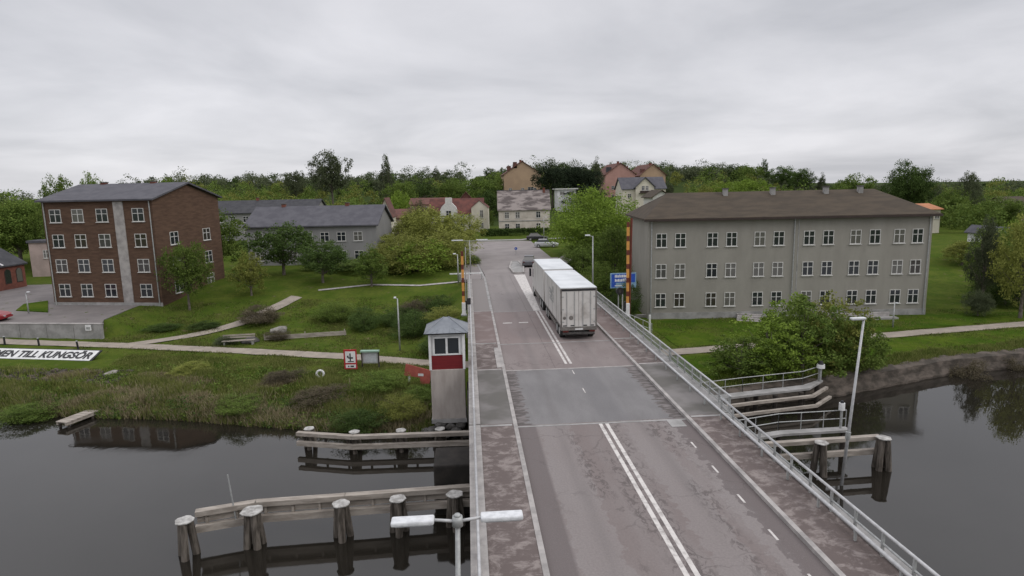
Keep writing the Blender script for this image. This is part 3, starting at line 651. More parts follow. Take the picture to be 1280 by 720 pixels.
sg2 = thing('traffic_signal', 'small black signal on the railing side of the left barrier boom', 'signal', (-.1, 52.0, .1))
MB().tube((0, 0, 0), (0, 0, 1.4), .04, n=8).build('post', 'galv', sg2); MB().box(-.16, .16, -.1, .1, 1.05, 1.6).build('lamp_housing', 'black', sg2, bevel=.03)
bs = thing('direction_sign', 'blue direction sign with white lettering partly behind the right striped boom', 'sign', (15.15, 60, -1.0))
MB().box(-1.3, 1.3, -.03, .03, 1.8, 3.3).build('panel', 'sign_paleblue', bs, bevel=.02)
MB().box(-1.18, 1.18, -.036, -.031, 2.35, 3.2).box(-1.2, -.75, -.036, -.031, 1.9, 2.34).build('blue_field', 'sign_blue', bs)
tx = MB(); r_ = random.Random(3)
for row, z in enumerate((2.86, 2.45)):
    x = -.85
    while x < (.35 if row == 0 else .5): w = r_.uniform(.08, .15); tx.box(x, x+w, -.041, -.037, z, z+r_.uniform(.22, .30)); x += w+.035
tx.prism([(0, 0)]*3, 0, 0) if 0 else None
tx.box(-.85, .1, -.041, -.037, 2.0, 2.1)
tx.build('lettering', 'white', bs); MB().tube((-.2, .05, 0), (-.2, .05, 3.0), .05, n=8).tube((.9, .05, 0), (.9, .05, 3.0), .05, n=8).build('post', 'galv', bs)
ks = thing('keep_right_sign', 'small round blue sign on a short post at the tip of the junction', 'sign', (*G(645, 318), 0))
MB().tube((0, 0, 0), (0, 0, .9), .04, n=6).build('post', 'galv', ks); MB().tube((0, -.03, .95), (0, .03, .95), .24, n=16).build('disc', 'sign_blue', ks); 
mk = MB(); mk.beam((-.1, -.036, 1.02), (.1, -.036, .86), .01, .05); mk.build('arrow', 'white', ks)

# fence stubs right of barrier
for k_, (px, lab) in enumerate(((812, 'white post standing at the end of the low steel fence right of the barrier'),)):
    x, y = G(px, 416, -2.8); mb = MB().box(-.08, .08, -.08, .08, 0, 1.7); o = mb.build('white_post', 'white', bevel=.01); o.location = (x, y, -2.8); tag(o, lab, 'post')
sf = thing('steel_fence', 'low grey steel fence down the slope between the barrier and the white post', 'fence', (13.0, 50.6, -1.2))
mb = MB()
for i in range(4): mb.tube((i*.75, 0, -.3-i*.35), (i*.75, 0, 1.5-i*.35), .03, n=6)
for q in (1.45, .95, .45): mb.tube((0, 0, q), (2.3, 0, q-1.05), .028, n=6)
mb.build('rails', 'galv', sf)

# ------------------------------------------------------------------ left bank things
def text(body, name, size, m, parent, extrude=.01, shear=0, bold=0, loc=(0, 0, 0), rot=(0, 0, 0), sx=1):
    cu = bpy.data.curves.new(name, 'FONT'); cu.body = body; cu.size = size; cu.extrude = extrude; cu.shear = shear; cu.offset = bold; cu.align_x = 'LEFT'
    tmp = bpy.data.objects.new(name, cu); COL.objects.link(tmp); dg = bpy.context.evaluated_depsgraph_get()
    me = bpy.data.meshes.new_from_object(tmp.evaluated_get(dg)); bpy.data.objects.remove(tmp); me.materials.clear(); me.materials.append(M[m])
    o = link(name, me, parent); o.location = loc; o.rotation_euler = rot; o.scale = (sx, 1, 1); return o
a = Vector((*G(118, 441, -2.8), 0)); b = Vector((*G(0, 438, -2.8), 0)); d = (a-b).normalized(); rz = math.atan2(d.y, d.x)
a2 = Vector((*G(112, 451, -2.8), -2.72))
ws = thing('welcome_sign', 'long tilted white board with black bold lettering on the left bank', 'sign', (a2.x, a2.y, -2.85), rz)
tl = R(38); Lb = 27.0; Hb = 1.05
def tp(x, v, o=0.0): return (x, v*math.cos(tl)-o*math.sin(tl)*1, v*math.sin(tl)+o*math.cos(tl))
def board(x0, x1, v0, v1, o0, o1, sh=.0):
    vs = [tp(x0, v0, o0), tp(x1, v0, o0), tp(x1+sh, v1, o0), tp(x0+sh, v1, o0), tp(x0, v0, o1), tp(x1, v0, o1), tp(x1+sh, v1, o1), tp(x0+sh, v1, o1)]
    return MB().add(vs, [(3, 2, 1, 0), (4, 5, 6, 7), (0, 1, 5, 4), (1, 2, 6, 5), (2, 3, 7, 6), (3, 0, 4, 7)])
board(-Lb, .15, -.08, Hb+.08, 0, .08, .4).build('border', 'black', ws); board(-Lb+.1, 0, 0, Hb, .081, .1, .36).build('panel', 'white', ws)
wt = text('VÄLKOMMEN TILL KUNGSÖR', 'lettering', .92, 'black', ws, .01, .35, .03, tp(-13.9, .2, .115), (tl, 0, 0))
bx = [v.co.x for v in wt.data.vertices]; wt.scale = (13.6/(max(bx)-min(bx)), 1.0, 1)
mb = MB()
for x in np.arange(-Lb+.5, 0, 2.6): mb.box(x-.05, x+.05, .7, .8, -.4, .5)
mb.build('leg', 'tar', ws)
cw = thing('retaining_wall', 'grey concrete retaining wall along the left path below the parking yard', 'wall', (-35.5, 61.4, -2.9), math.atan2(61.38-66.0, -35.5+60))
MB().box(-26, 0, 0, .3, -1.4, 1.55).build('wall_face', 'concrete', cw, bevel=.02)
MB().box(-26.05, .05, -.03, .33, 1.551, 1.62).build('coping', 'kerb_stone', cw)
mb = MB()
for i in range(1, 9): mb.box(-i*2.9-.015, -i*2.9+.015, -.008, 0, -.1, 1.55)
mb.build('panel_joint', 'concrete_dark', cw)
nb = thing('notice_board', 'small white notice fixed near the right end of the concrete wall', 'sign', (-36.6, 61.4, -1.9), cw.rotation_euler.z)
MB().box(-.35, .25, -.05, -.01, 0, .55).build('panel', 'white', nb); MB().box(-.25, .15, -.055, -.051, .1, .35).build('print', 'galv', nb)
for i, (px, py, w) in enumerate(((6, 430, 'leftmost of the three dark path bollards, at the photo edge'), (49, 432, 'middle one of the three dark path bollards above the welcome sign'), (98, 436, 'rightmost of the three dark path bollards, slightly leaning'))):
    x, y = G(px, py, -2.75); t = thing('bollard', w, 'bollard', (x, y, -2.8), group='dark bollards along the path')
    MB().tube((0, 0, -.1), (-.04*i, 0, .75), .09, .08, 10).build('post', 'black', t); MB().tube((-.04*i, 0, .75), (-.04*i, 0, .8), .1, .07, 10).build('cap', 'galv', t)
# jetty
jt = thing('wooden_jetty', 'small pale plank jetty at the water below the left bank', 'jetty', (-25.9, 42.6, -3.7), R(70))
mb = MB()
for i in range(11): mb.box(-2.2+i*.4, -2.2+i*.4+.37, -.45, .45, .08, .14)
mb.build('planks', 'timber', jt); MB().box(-2.2, 2.2, -.42, -.3, -.1, .08).box(-2.2, 2.2, .3, .42, -.1, .08).build('bearer', 'timber', jt)
for sx in (-2, -.3):
    for sy in (-.36, .36): MB().tube((sx, sy, -1.2), (sx, sy, -.1), .08, n=8).build('leg', 'tar', jt)
# stone revetment strip at left bank
rv = MB(); r_ = random.Random(5); 
for i in range(330):
    x = r_.uniform(-50, -26.5); y = bank(x)+r_.uniform(4.4, 7.2); z = hz(x, y); s = r_.uniform(.25, .5)
    ph = r_.uniform(0, 3)
    rv.add([(x+s*math.cos(a)*r_.uniform(.7, 1.1), y+s*.6*math.sin(a)*r_.uniform(.7, 1.1), z-.1) for a in np.linspace(0, 5.2, 6)]+[(x+s*.6*math.cos(a), y+s*.4*math.sin(a), z+.18*r_.uniform(.6, 1.2)) for a in np.linspace(0, 5.2, 6)],
           [tuple(range(6, 12))]+[(q, (q+1) % 6, 6+(q+1) % 6, 6+q) for q in range(6)])
o = rv.build('stone_revetment', 'quay'); tag(o, kind='stuff', label='brown stones laid along the slope below the welcome sign', cat='stones')
# signs by the path
s1 = thing('warning_sign', 'red framed white sign with black arrow mark at the path edge', 'sign', (-9.25, 47.0, -3.0), R(-6))
MB().box(-.5, .5, -.03, .03, .35, 1.9).build('panel', 'sign_red', s1); MB().box(-.38, .4, -.036, -.031, .85, 1.75).box(-.38, .4, -.036, -.031, .45, .72).build('white_field', 'white', s1)
mb = MB().box(-.05, .05, -.041, -.037, 1.0, 1.6).box(-.15, .22, -.0411, -.0371, 1.18, 1.3).box(-.24, -.12, -.0412, -.0372, 1.25, 1.42).box(-.2, .26, -.041, -.037, .92, .99).box(-.2, -.1, -.041, -.037, .52, .64).box(-.02, .25, -.041, -.037, .52, .64); mb.build('symbol', 'black', s1)
MB().tube((0, .06, -.3), (0, .06, 1.9), .04, n=8).build('post', 'galv', s1)
s2 = thing('information_board', 'glazed notice case with pale green roof beside the red framed sign', 'notice board', (-7.85, 47.6, -3.0), R(-6))
MB().box(-.6, .6, -.06, .02, .6, 1.5).build('case', 'galv', s2); MB().box(-.5, .5, -.066, -.061, .7, 1.42).build('glazing', 'lamp_glass', s2); MB().box(-.72, .72, -.22, .16, 1.51, 1.62).build('roof', 'green_roof', s2); MB().box(-.7, -.6, -.05, .05, -.3, 1.5).build('post', 'tar', s2); MB().box(.6, .7, -.05, .05, -.3, 1.5).build('post', 'tar', s2)
s3 = thing('warning_sign', 'faded red board sign with small white mark leaning by the control cabin', 'sign', (-4.0, 43.0, -3.1), R(-18))
mb = MB(); mb.add([(-.9, 0, .9), (-.7, 0, 1.75), (1.2, 0, 1.35), (1.0, 0, .25), (.35, 0, .35), (.3, 0, .8), (-.9, .05, .9), (-.7, .05, 1.75), (1.2, .05, 1.35), (1.0, .05, .25), (.35, .05, .35), (.3, .05, .8)], [(0, 5, 1), (5, 2, 1), (5, 4, 3, 2), (7, 11, 6), (7, 8, 11), (8, 9, 10, 11), (0, 1, 7, 6), (1, 2, 8, 7), (2, 3, 9, 8), (3, 4, 10, 9), (4, 5, 11, 10), (5, 0, 6, 11)])
mb.build('panel', 'red_faded', s3); MB().box(.2, .6, -.02, -.005, .92, 1.1).build('white_mark', 'white', s3)
MB().box(.55, .7, .06, .14, -.4, 1.2).box(-.6, -.48, .06, .14, -.4, 1.0).build('post', 'white', s3)
t = thing('life_buoy', 'white ring life buoy on a low post on the overgrown bank', 'life buoy', (*G(401, 478, -3.0), -3.1))
mb = MB(); n = 16
for i in range(n):
    a0, a1 = 6.2832*i/n, 6.2832*(i+1)/n; mb.tube((.26*math.cos(a0), 0, .75+.26*math.sin(a0)), (.26*math.cos(a1), 0, .75+.26*math.sin(a1)), .08, n=6, cap=False)
mb.build('ring', 'white', t, smooth=True); MB().tube((0, .1, -.3), (0, .1, .9), .04, n=6).build('post', 'timber', t)
bn_ = thing('park_bench', 'weathered grey picnic bench between bushes by the left path', 'bench', (*G(298, 432, -2.8), -2.8), R(5))
for z, y in ((.42, 0), (.42, .17), (.42, .34)): MB().box(-1.4, 1.4, y-.07, y+.07, z, z+.05).build('seat_plank', 'timber', bn_)
for z in (.62, .82): MB().box(-1.4, 1.4, .45, .49, z, z+.13).build('backrest', 'timber', bn_)
for x in (-1.2, 1.2): MB().box(x-.06, x+.06, 0, .44, 0, .42).build('leg', 'concrete', bn_)
t = thing('board_fence', 'low grey board fence sloping through the grass left of the path signs', 'fence', (*G(330, 424, -2.6), -2.8), R(8))
MB().box(0, 7.4, -.03, .03, .1, .5).build('boards', 'timber', t); [MB().box(q, q+.1, .04, .12, 0, .65).build('post', 'timber', t) for q in (0, 3.6, 7.2)]
# bank rocks
for k_, (px, py, s, w) in enumerate(((312, 427, .8, 'dark boulder right of the picnic bench'), (350, 415, 1.0, 'brown boulder behind the board fence'), (138, 468, .4, 'small white topped stone at the end of the stone slope'))):
    x, y = G(px, py, -2.8); rock(w, x, y, -2.75, (s*1.2, s*.8, s*.5), 'rock' if k_ == 0 else 'rock_light', None, 60+k_)

# ------------------------------------------------------------------ right bank
xs = [12.2, 16, 20.3, 24.6, 29.9, 36.5, 44.2, 60, 90]; qw = MB()
for a, b in zip(xs[:-1], xs[1:]):
    n = int((b-a)/.45)+1
    for i in range(n):
        x0, x1 = a+(b-a)*i/n, a+(b-a)*(i+1)/n
        def col_(x): 
            y_ = float(bank(x)); q = .04*math.sin(x*1.9)+.035*math.sin(x*4.3+1)+.03*math.sin(x*9.1)
            return [(x, y_-.95+q, -6), (x, y_-.75+q*1.2, -3.85+.06*math.sin(x*5.1)), (x, y_-.45+q*.6, -3.45), (x, y_-.3-q*.5, -2.98+.03*math.sin(x*2.7)), (x, y_+.5, -2.84+.05*math.sin(x*3.3))]
        A_, B_ = col_(x0), col_(x1); qw.add(A_+B_, [(j, j+1, 6+j, 5+j) for j in range(4)])

o = qw.build('quay_wall', 'quay'); tag(o, 'low rough stone quay wall along the right bank of the river', 'quay wall')
t = thing('garden_wall', 'low pale concrete wall along the top of the right lawn below the long building', 'wall', (24, 62.3, -2.9), 0)
MB().box(-7, 5.2, 0, .25, 0, .45).build('wall_face', 'kerb_stone', t, bevel=.02); MB().box(5.2, 9, -.3, 0, 0, .35).build('step', 'concrete', t)
t = thing('garden_steps', 'short flight of pale stone steps in the lawn before the long building', 'steps', (27.6, 58.8, -2.9), R(-25))
for i in range(4): MB().box(-1.2, 1.2, i*.45, i*.45+.45, -.1, .14+i*.14).build('step', 'kerb_stone', t)
t = thing('garden_wall', 'second pale low terrace wall in the lawn, right of the green bushes', 'wall', (38.5, 58.2, -2.9), 0)
MB().box(-3.2, 3.2, 0, .25, 0, .7).build('wall_face', 'kerb_stone', t, bevel=.02); MB().box(-2.0, 3.6, -.8, -.01, 0, .3).build('step', 'concrete', t)

# ------------------------------------------------------------------ buildings
def window(par, x, y, z, w, h, rz=0, fm='frame_white', proto={}):
    key = (round(w, 2), round(h, 2), fm)
    if key not in proto:
        f = .06; mb = MB().box(-w/2-f, w/2+f, -.05, .0, 0, f).box(-w/2-f, w/2+f, -.05, 0, h, h+f).box(-w/2-f, -w/2, -.05, 0, f, h).box(w/2, w/2+f, -.05, 0, f, h).box(-.04, .04, -.045, 0, f, h).box(-w/2, -.04, -.045, 0, h*.62, h*.62+.06).box(.04, w/2, -.045, 0, h*.62, h*.62+.06).box(-w/2-.15, w/2+.15, -.12, 0, -.06, -.002)
        a = mb.build('window', fm, par); g = MB().box(-w/2, w/2, -.02, -.005, f, h).build('pane', 'glass', a)
        proto[key] = (a, g)
    else:
        a0, g0 = proto[key]; a = a0.copy(); COL.objects.link(a); a.parent = par; g = g0.copy(); COL.objects.link(g); g.parent = a
    a.location = (x, y, z); a.rotation_euler = (0, 0, rz); return a
def house(name, label, cat, x0, y0, W_, D, zb, he, hr, roof, wm, rm, rz=0, over=.4, cols=(), rows=(), ww=1.0, wh=1.3, side=(), gable_m=None, group=None, sink=2.5):
    """front-left corner (x0,y0); local x along the front, local y away from the camera. he eave height, hr ridge height above zb"""
    t = thing(name, label, cat, (x0, y0, zb), rz, group)
    w = MB().box(0, W_, 0, D, -sink, he)
    if roof == 'gx':
        w.add([(0, 0, he), (0, D, he), (0, D/2, hr-.12)], [(0, 1, 2)]); w.add([(W_, 0, he), (W_, D, he), (W_, D/2, hr-.12)], [(0, 2, 1)])
    if roof == 'gy':
        w.add([(0, 0, he), (W_, 0, he), (W_/2, 0, hr-.12)], [(0, 1, 2)]); w.add([(0, D, he), (W_, D, he), (W_/2, D, hr-.12)], [(0, 2, 1)])
    w.build('wall', wm, t)
    o = over; r = MB(); T = .18
    def slab(a, b, c, d):
        vs = [a, b, c, d]; vs2 = [(p[0], p[1], p[2]+T) for p in vs]; r.add(vs+vs2, [(3, 2, 1, 0), (4, 5, 6, 7), (0, 1, 5, 4), (1, 2, 6, 5), (2, 3, 7, 6), (3, 0, 4, 7)])
    if roof == 'gx':
        s = (hr-he)/(D/2); slab((-o, -o, he-o*s), (W_+o, -o, he-o*s), (W_+o, D/2, hr), (-o, D/2, hr)); slab((-o, D/2, hr), (W_+o, D/2, hr), (W_+o, D+o, he-o*s), (-o, D+o, he-o*s))
    elif roof == 'gy':
        s = (hr-he)/(W_/2); slab((-o, -o, he-o*s), (W_/2, -o, hr), (W_/2, D+o, hr), (-o, D+o, he-o*s)); slab((W_/2, -o, hr), (W_+o, -o, he-o*s), (W_+o, D+o, he-o*s), (W_/2, D+o, hr))
    elif roof == 'hip':
        i = 3.0; p = [(-o, -o, he), (W_+o, -o, he), (W_+o, D+o, he), (-o, D+o, he), (i, D/2, hr), (W_-i, D/2, hr)]
        r.add(p, [(0, 1, 5, 4), (1, 2, 5), (2, 3, 4, 5), (3, 0, 4)]); r.box(-o, W_+o, -o, D+o, he-.15, he-.002)
    elif roof == 'flat': r.box(-o, W_+o, -o, D+o, he, he+.35)
    rf = r.build('roof', rm, t)
    for z in rows:
        for x in cols: window(t, x, -.002, z, ww, wh)
    for (yy, z) in side: window(t, W_+.002, yy, z, ww, wh, R(90))
    return t, rf
def chimney(rf, x, y, z, h=.9, w=.55, m='brick_red', cap=True):
    c = MB().box(x-w/2, x+w/2, y-w/2, y+w/2, z-.9, z+h)
    c.build('chimney', m, rf)
    if cap: MB().box(x-w/2-.06, x+w/2+.06, y-w/2-.06, y+w/2+.06, z+h, z+h+.1).build('chimney_cap', 'concrete_dark', rf)
# long building on the right
ang = math.atan2(59.0-61.5, 44.18-16.92)
t, rf = house('apartment_building', 'long grey beige three storey building with brown hipped roof behind the right lawn', 'building', 18.1, 61.6, 28.1, 11, -2.85, 10.3, 12.75, 'hip', 'beige', 'roof_brown', ang, .5,
              cols=(1.3, 3.2, 6.4, 8.3, 11.1, 13.0, 16.0, 17.9, 20.6, 22.5, 24.9, 26.7), rows=(1.3, 4.3, 7.4), ww=.95, wh=1.35, side=((2.5, 1.5), (2.5, 4.7), (2.5, 7.9), (8, 1.5), (8, 4.7), (8, 7.9)))
MB().box(0.02, 28.08, -.06, -.002, 0, .7).build('plinth', 'concrete', t)
MB().box(-.55, 28.65, -.62, -.5, 10.05, 10.25).build('gutter', 'trim_dark', t)
for x in (.3, 14.5, 27.8): MB().tube((x, -.1, .2), (x, -.1, 10.1), .06, n=8).build('downpipe', 'galv', t)
MB().box(14.9, 15.0, -.02, -.002, .3, 10.0).build('render_joint', 'concrete', t)
for x in (9.0, 14.0, 19.6, 23.2): chimney(rf, x, 4.7, 12.3, .75, .45, 'concrete')
# left mask area: brown brick block, stepped grey block
t, rf = house('apartment_building', 'tall brown brick block of flats on the left behind the concrete wall', 'building', -47.5, 74, 13.6, 12, -1.6, 12.0, 13.7, 'gx', 'brick_brown', 'roof_grey', R(-12), .4,
              cols=(1.6, 4.4, 7.4, 11.8), rows=(1.2, 4.0, 6.8, 9.6), ww=1.3, wh=1.4, side=((3, 1.2), (3, 4.0), (3, 6.8), (9, 1.2), (9, 4.0), (9, 6.8)))
MB().box(8.9, 10.1, -.08, -.002, -1, 11.8).build('stair_panel', 'kerb_stone', t)
for x in (.3, 13.3): MB().tube((x, -.1, .2), (x, -.1, 11.8), .06, n=8).build('downpipe', 'galv', t)
MB().box(-.02, 13.62, -.09, -.003, -1, .55).build('plinth', 'concrete', t)
for x in (3, 9.5): chimney(rf, x, 6, 13.5, .5)
t, rf = house('apartment_building', 'pale grey rendered two storey building left of the olive willow', 'building', -33, 96, 19.6, 10, -.4, 6.3, 8.9, 'gx', 'grey_render', 'roof_grey', R(-6), .4,
              cols=tuple(np.arange(1.8, 19, 2.5)), rows=(1.1, 3.9), ww=1.2, wh=1.3)
for x in (4, 14): chimney(rf, x, 5, 8.7, .7)
t, rf = house('row_house', 'grey rendered house with grey roof farther up behind the two storey building', 'house', -62, 150, 27, 10, 0, 6.4, 9, 'gx', 'grey_render', 'roof_charcoal', R(-5), .4, cols=tuple(np.arange(2, 26, 3)), rows=(1.2, 4.2), ww=1.2, wh=1.3)
chimney(rf, 12, 5, 8.8)
# small brick building at far left
x, y = G(34, 358, -1.4)
ang = math.atan2(y-G(2, 364, -1.4)[1], x-G(2, 364, -1.4)[0])
Wb = 11.0; dx, dy = math.cos(ang)*Wb, math.sin(ang)*Wb
t, rf = house('brick_building', 'small red brick building with charcoal roof and arched windows at the left edge', 'building', x-dx, y-dy, Wb, 7, -1.4, 3.3, 5.3, 'gx', 'brick_red', 'roof_charcoal', ang, .3)
for cx_ in (8.2, 10.0, 5.4, 3.0):
    pts_ = [(-.5, 0), (.5, 0), (.5, 1.5)]+[(.5*math.cos(a), 1.5+.5*math.sin(a)) for a in np.linspace(.3, 2.84, 7)]+[(-.5, 1.5)]
    n = len(pts_); mb = MB(); mb.add([(cx_+p, -.04, .8+q) for p, q in pts_]+[(cx_+p, -.001, .8+q) for p, q in pts_], [tuple(range(n)), *[(i, (i+1) % n, n+(i+1) % n, n+i) for i in range(n)]]); wq = mb.build('arched_window', 'trim_dark', t)
    mb = MB(); mb.add([(cx_+p*.82, -.045, .9+q*.92) for p, q in pts_], [tuple(range(n))]); mb.build('pane', 'glass', wq)
MB().beam((7.4, -.3, 3.38), (6.9, 3.5, 5.5), .22, .1).build('roof_band', 'white', rf)
x2, y2 = G(42, 352, -1.2)
t, rf = house('shed_building', 'beige rendered building tucked behind the small red brick building', 'building', x2-4, y2+6, 8, 8, -1.2, 5.2, 6.2, 'flat', 'pinkish', 'roof_grey', 0, .2, cols=(2.4, 4.4), rows=(2.8,), ww=.7, wh=1.2)
# cream house at the junction
ang = R(-2)
t, rf = house('cream_house', 'cream rendered two storey house with mottled brown roof facing the junction', 'house', 7.6, 152, 12.4, 9, 0, 5.6, 10.0, 'gx', 'cream', 'roof_mottled', R(-3), .3,
              cols=(2.0, 4.6, 9.6), rows=(.7, 3.5), ww=.95, wh=1.45, side=((2.5, .8), (6.5, .8), (2.5, 3.5), (6.5, 3.5), (4.5, 6.2)))
MB().box(-.05, 12.45, -.1, -.002, 2.75, 2.95).build('string_course', 'concrete', t); MB().box(-.05, 12.45, -.12, -.002, 5.35, 5.58).build('cornice', 'concrete', t)
mb = MB()
for x in np.arange(5.6, 8.7, .3): pass
mb.box(5.9, 8.2, -.05, -.002, .8, 2.3).box(6.2, 7.9, -.05, -.002, 3.7, 4.9); mb.build('blind_panel', 'cream', t)
MB().box(-.31, 12.71, 4.4, 4.6, 10.1, 10.25).build('ridge_cap', 'roof_grey', rf); chimney(rf, 11.3, 4.0, 10.1, .6)
# villa with dutch gable
t, rf = house('villa', 'cream villa with red tiled roof and white curved central gable', 'house', -9.8, 163, 13.8, 9, 0, 4.6, 8.2, 'gx', 'cream_bright', 'roof_red', R(-4), .3, cols=(1.6, 8.6, 10.6), rows=(.7, 2.9), ww=.9, wh=1.2)
g = MB(); prof = [(2.9, 0), (2.9, 5.4), (3.3, 6.3), (4.0, 7.0), (4.3, 7.3), (4.3, 8.6), (5.9, 8.6), (5.9, 7.3), (6.2, 7.0), (6.9, 6.3), (7.3, 5.4), (7.3, 0)]
n = len(prof); g.add([(x, -.5, z) for x, z in prof]+[(x, 1.6, z) for x, z in prof], [tuple(range(n)), *[(i, (i+1) % n, n+(i+1) % n, n+i) for i in range(n)]]); gb = g.build('curved_gable', 'frame_white', t)
window(t, 5.1, -.502, .7, 1.1, 1.4); window(t, 5.1, -.502, 3.6, 1.2, 1.7)
w = MB().box(11.0, 15.2, -1.2, 8, -1, 6.0); w.add([(11, -1.2, 6), (15.2, -1.2, 6), (13.1, -1.2, 7.7)], [(0, 1, 2)]); w.build('wing_wall', 'cream_bright', t)
r = MB(); r.add([(10.8, -1.4, 5.85), (13.1, -1.4, 7.85), (13.1, 8, 7.85), (10.8, 8, 5.85), (15.4, -1.4, 5.85), (15.4, 8, 5.85)], [(0, 1, 2, 3), (1, 4, 5, 2)]); r.build('wing_roof', 'roof_red', t)
window(t, 13.6, -1.202, 3.4, .7, 1.9); window(t, 13.6, -1.202, .6, .7, 1.5)
# houses further left
def hpx(name, label, cat, pxl, pxr, pye, pyr, Y, D, roof, wm, rm, zb=None, nco=0, rows=(), rz=0, **k):
    a = at(pxl, pye, Y); b = at(pxr, pye, Y); r_ = at((pxl+pxr)/2, pyr, Y+D/2); W_ = b.x-a.x
    z = hz(a.x, Y) if zb is None else zb; he = a.z-z; hr = r_.z-z
    cols = [W_*(i+.5)/nco for i in range(nco)]
    return house(name, label, cat, a.x, Y, W_, D, z, he, max(hr, he+.3), roof, wm, rm, rz, cols=cols, rows=[he+q for q in rows], **k)
hpx('low_house', 'low pinkish house with red brown roof left of the white gabled villa', 'house', 488, 521, 273, 262, 140, 9, 'gx', 'pinkish', 'roof_redbrown', nco=3, rows=(-2.0,), ww=.7, wh=1.0, over=.3)
hpx('low_house', 'pale yellow house end with a steep red brown roof beside the grey building', 'house', 474, 489, 268, 248, 130, 8, 'gy', 'cream_bright', 'roof_redbrown', nco=1, rows=(-2.2,), ww=.8, wh=1.1, over=.3)
hpx('low_house', 'wide pink house with dark red roof just behind the villa', 'house', 512, 562, 256, 248, 178, 9, 'gx', 'salmon_pink', 'roof_redbrown', nco=6, rows=(-1.6,), ww=.8, wh=1.0, over=.3)
hpx('low_house', 'long low house with brown roof on the green slope left of the villa', 'house', 505, 540, 251, 245, 205, 8, 'gx', 'cream', 'roof_brown', nco=4, rows=(-1.6,), ww=.8, wh=.9, over=.3)
hpx('red_house', 'small red gabled house rising behind the right wing of the villa', 'house', 574, 591, 250, 240, 185, 8, 'gy', 'roof_red', 'roof_redbrown', nco=1, rows=(-1.6,), ww=1.6, wh=.9, over=.3)
# salmon blocks on the hill
t, rf = hpx('apartment_block', 'salmon gabled apartment block standing alone behind the cream house', 'apartment block', 630, 676, 218, 203, 250, 22, 'gy', 'salmon', 'roof_redbrown', nco=3, rows=(-6.8,), ww=1.1, wh=1.3, over=.5)
MB().box(-.02, .8, 4, 7, 5.5, 8.6).build('bay', 'salmon', t)
W_ = at(676, 218, 250).x-at(630, 218, 250).x; he = at(630, 218, 250).z-hz(at(630, 218, 250).x, 250); 
for (x, y) in ((2.2, 1.5), (4.6, 1.0)): MB().box(x-.8, x+.6, y-1, y+2.2, he+(x*.5), he+x*.62+1.9).build('dormer', 'roof_redbrown', rf)
chimney(rf, W_/2-.6, 2, he+4.6, .9, .8); chimney(rf, W_/2+.5, 5, he+4.6, .8, .7)
window(t, W_*.72, -.002, he-6.8, 2.2, 1.6)
t, rf = hpx('apartment_block', 'pink gabled apartment block left of the pair above the pale yellow house', 'apartment block', 757, 794, 218, 205, 252, 24, 'gy', 'salmon_pink', 'roof_redbrown', nco=2, rows=(-6.0, -9.4), ww=1.1, wh=1.3, over=.5)
W_ = 12; he = at(757, 218, 252).z-hz(56, 252)
MB().box(1.0, 2.6, 1, 4, he+.4, he+2.9).build('dormer', 'roof_charcoal', rf); chimney(rf, 5.5, 2, he+4, 1.1, .8); chimney(rf, 9.5, 3, he+2, 1.1, .8)
t, rf = hpx('apartment_block', 'salmon gabled apartment block right of the pair, partly behind the pale yellow house', 'apartment block', 800, 832, 219, 206, 268, 24, 'gy', 'salmon', 'roof_redbrown', nco=2, rows=(-4.6,), ww=1.1, wh=1.3, over=.5)
he = at(800, 219, 268).z-hz(78, 268)
MB().box(1.0, 2.4, 1, 4, he+.4, he+2.6).build('dormer', 'roof_redbrown', rf); chimney(rf, 5.0, 2, he+4.0, 1.1, .8); chimney(rf, 9.0, 3, he+2.2, 1.0, .8)
# pale yellow house in front of them
t, rf = hpx('yellow_house', 'pale yellow house with slate roof, central gable and small balcony', 'house', 778, 832, 236, 222, 190, 9, 'gx', 'cream_bright', 'roof_grey', nco=0, over=.4)
he = at(778, 236, 190).z-hz(48, 190); g = MB().box(3.9, 9.5, -1.2, 3, -4, he+.4)
g.add([(3.9, -1.2, he+.4), (9.5, -1.2, he+.4), (6.7, -1.2, he+3.1)], [(0, 1, 2)]); g.build('gable_wall', 'cream_bright', t)
r = MB(); 
for s in (-1, 1): r.beam((6.7, -1.35, he+3.35), (6.7+s*3.3, -1.35, he+.25), .5, .28)
r.add([(6.7, -1.5, he+3.35), (3.4, -1.5, he+.25), (3.4, 4, he+.25), (6.7, 4, he+3.35)], [(0, 1, 2, 3)]); r.add([(6.7, -1.5, he+3.35), (10, -1.5, he+.25), (10, 4, he+.25), (6.7, 4, he+3.35)], [(0, 1, 2, 3)]); r.build('gable_roof', 'roof_grey', t)
window(t, 6.1, -1.202, he-.6, .8, 1.3); window(t, 7.3, -1.202, he-.6, .8, 1.3); window(t, 2.2, -.002, he-2.8, 1, 1.2); window(t, 11.5, -.002, he-2.8, 1, 1.2)
MB().box(4.9, 8.7, -2.2, -1.21, he-1.5, he-1.3).box(4.9, 8.7, -2.2, -2.1, he-1.29, he-.7).build('balcony', 'trim_dark', t)
t, rf = hpx('white_gable_house', 'white house with brown gable roof at the left end of the long brown roof', 'house', 816, 838, 246, 238, 150, 8, 'gy', 'frame_white', 'roof_brown', nco=1, rows=(-1.3,), ww=1.2, wh=1.0, over=.5)
t, rf = hpx('modern_house', 'white modern house with slanted white roof edge beside the dark pines', 'house', 697, 720, 237, 233, 215, 8, 'flat', 'white', 'frame_white', nco=2, rows=(-1.8,), ww=1.5, wh=1.1, over=.7)
hpx('low_house', 'small house with red roof among the trees above the long brown roof', 'house', 956, 975, 238, 233, 300, 8, 'gx', 'cream', 'roof_red', nco=2, rows=(-2.0,), ww=.9, wh=1.0)
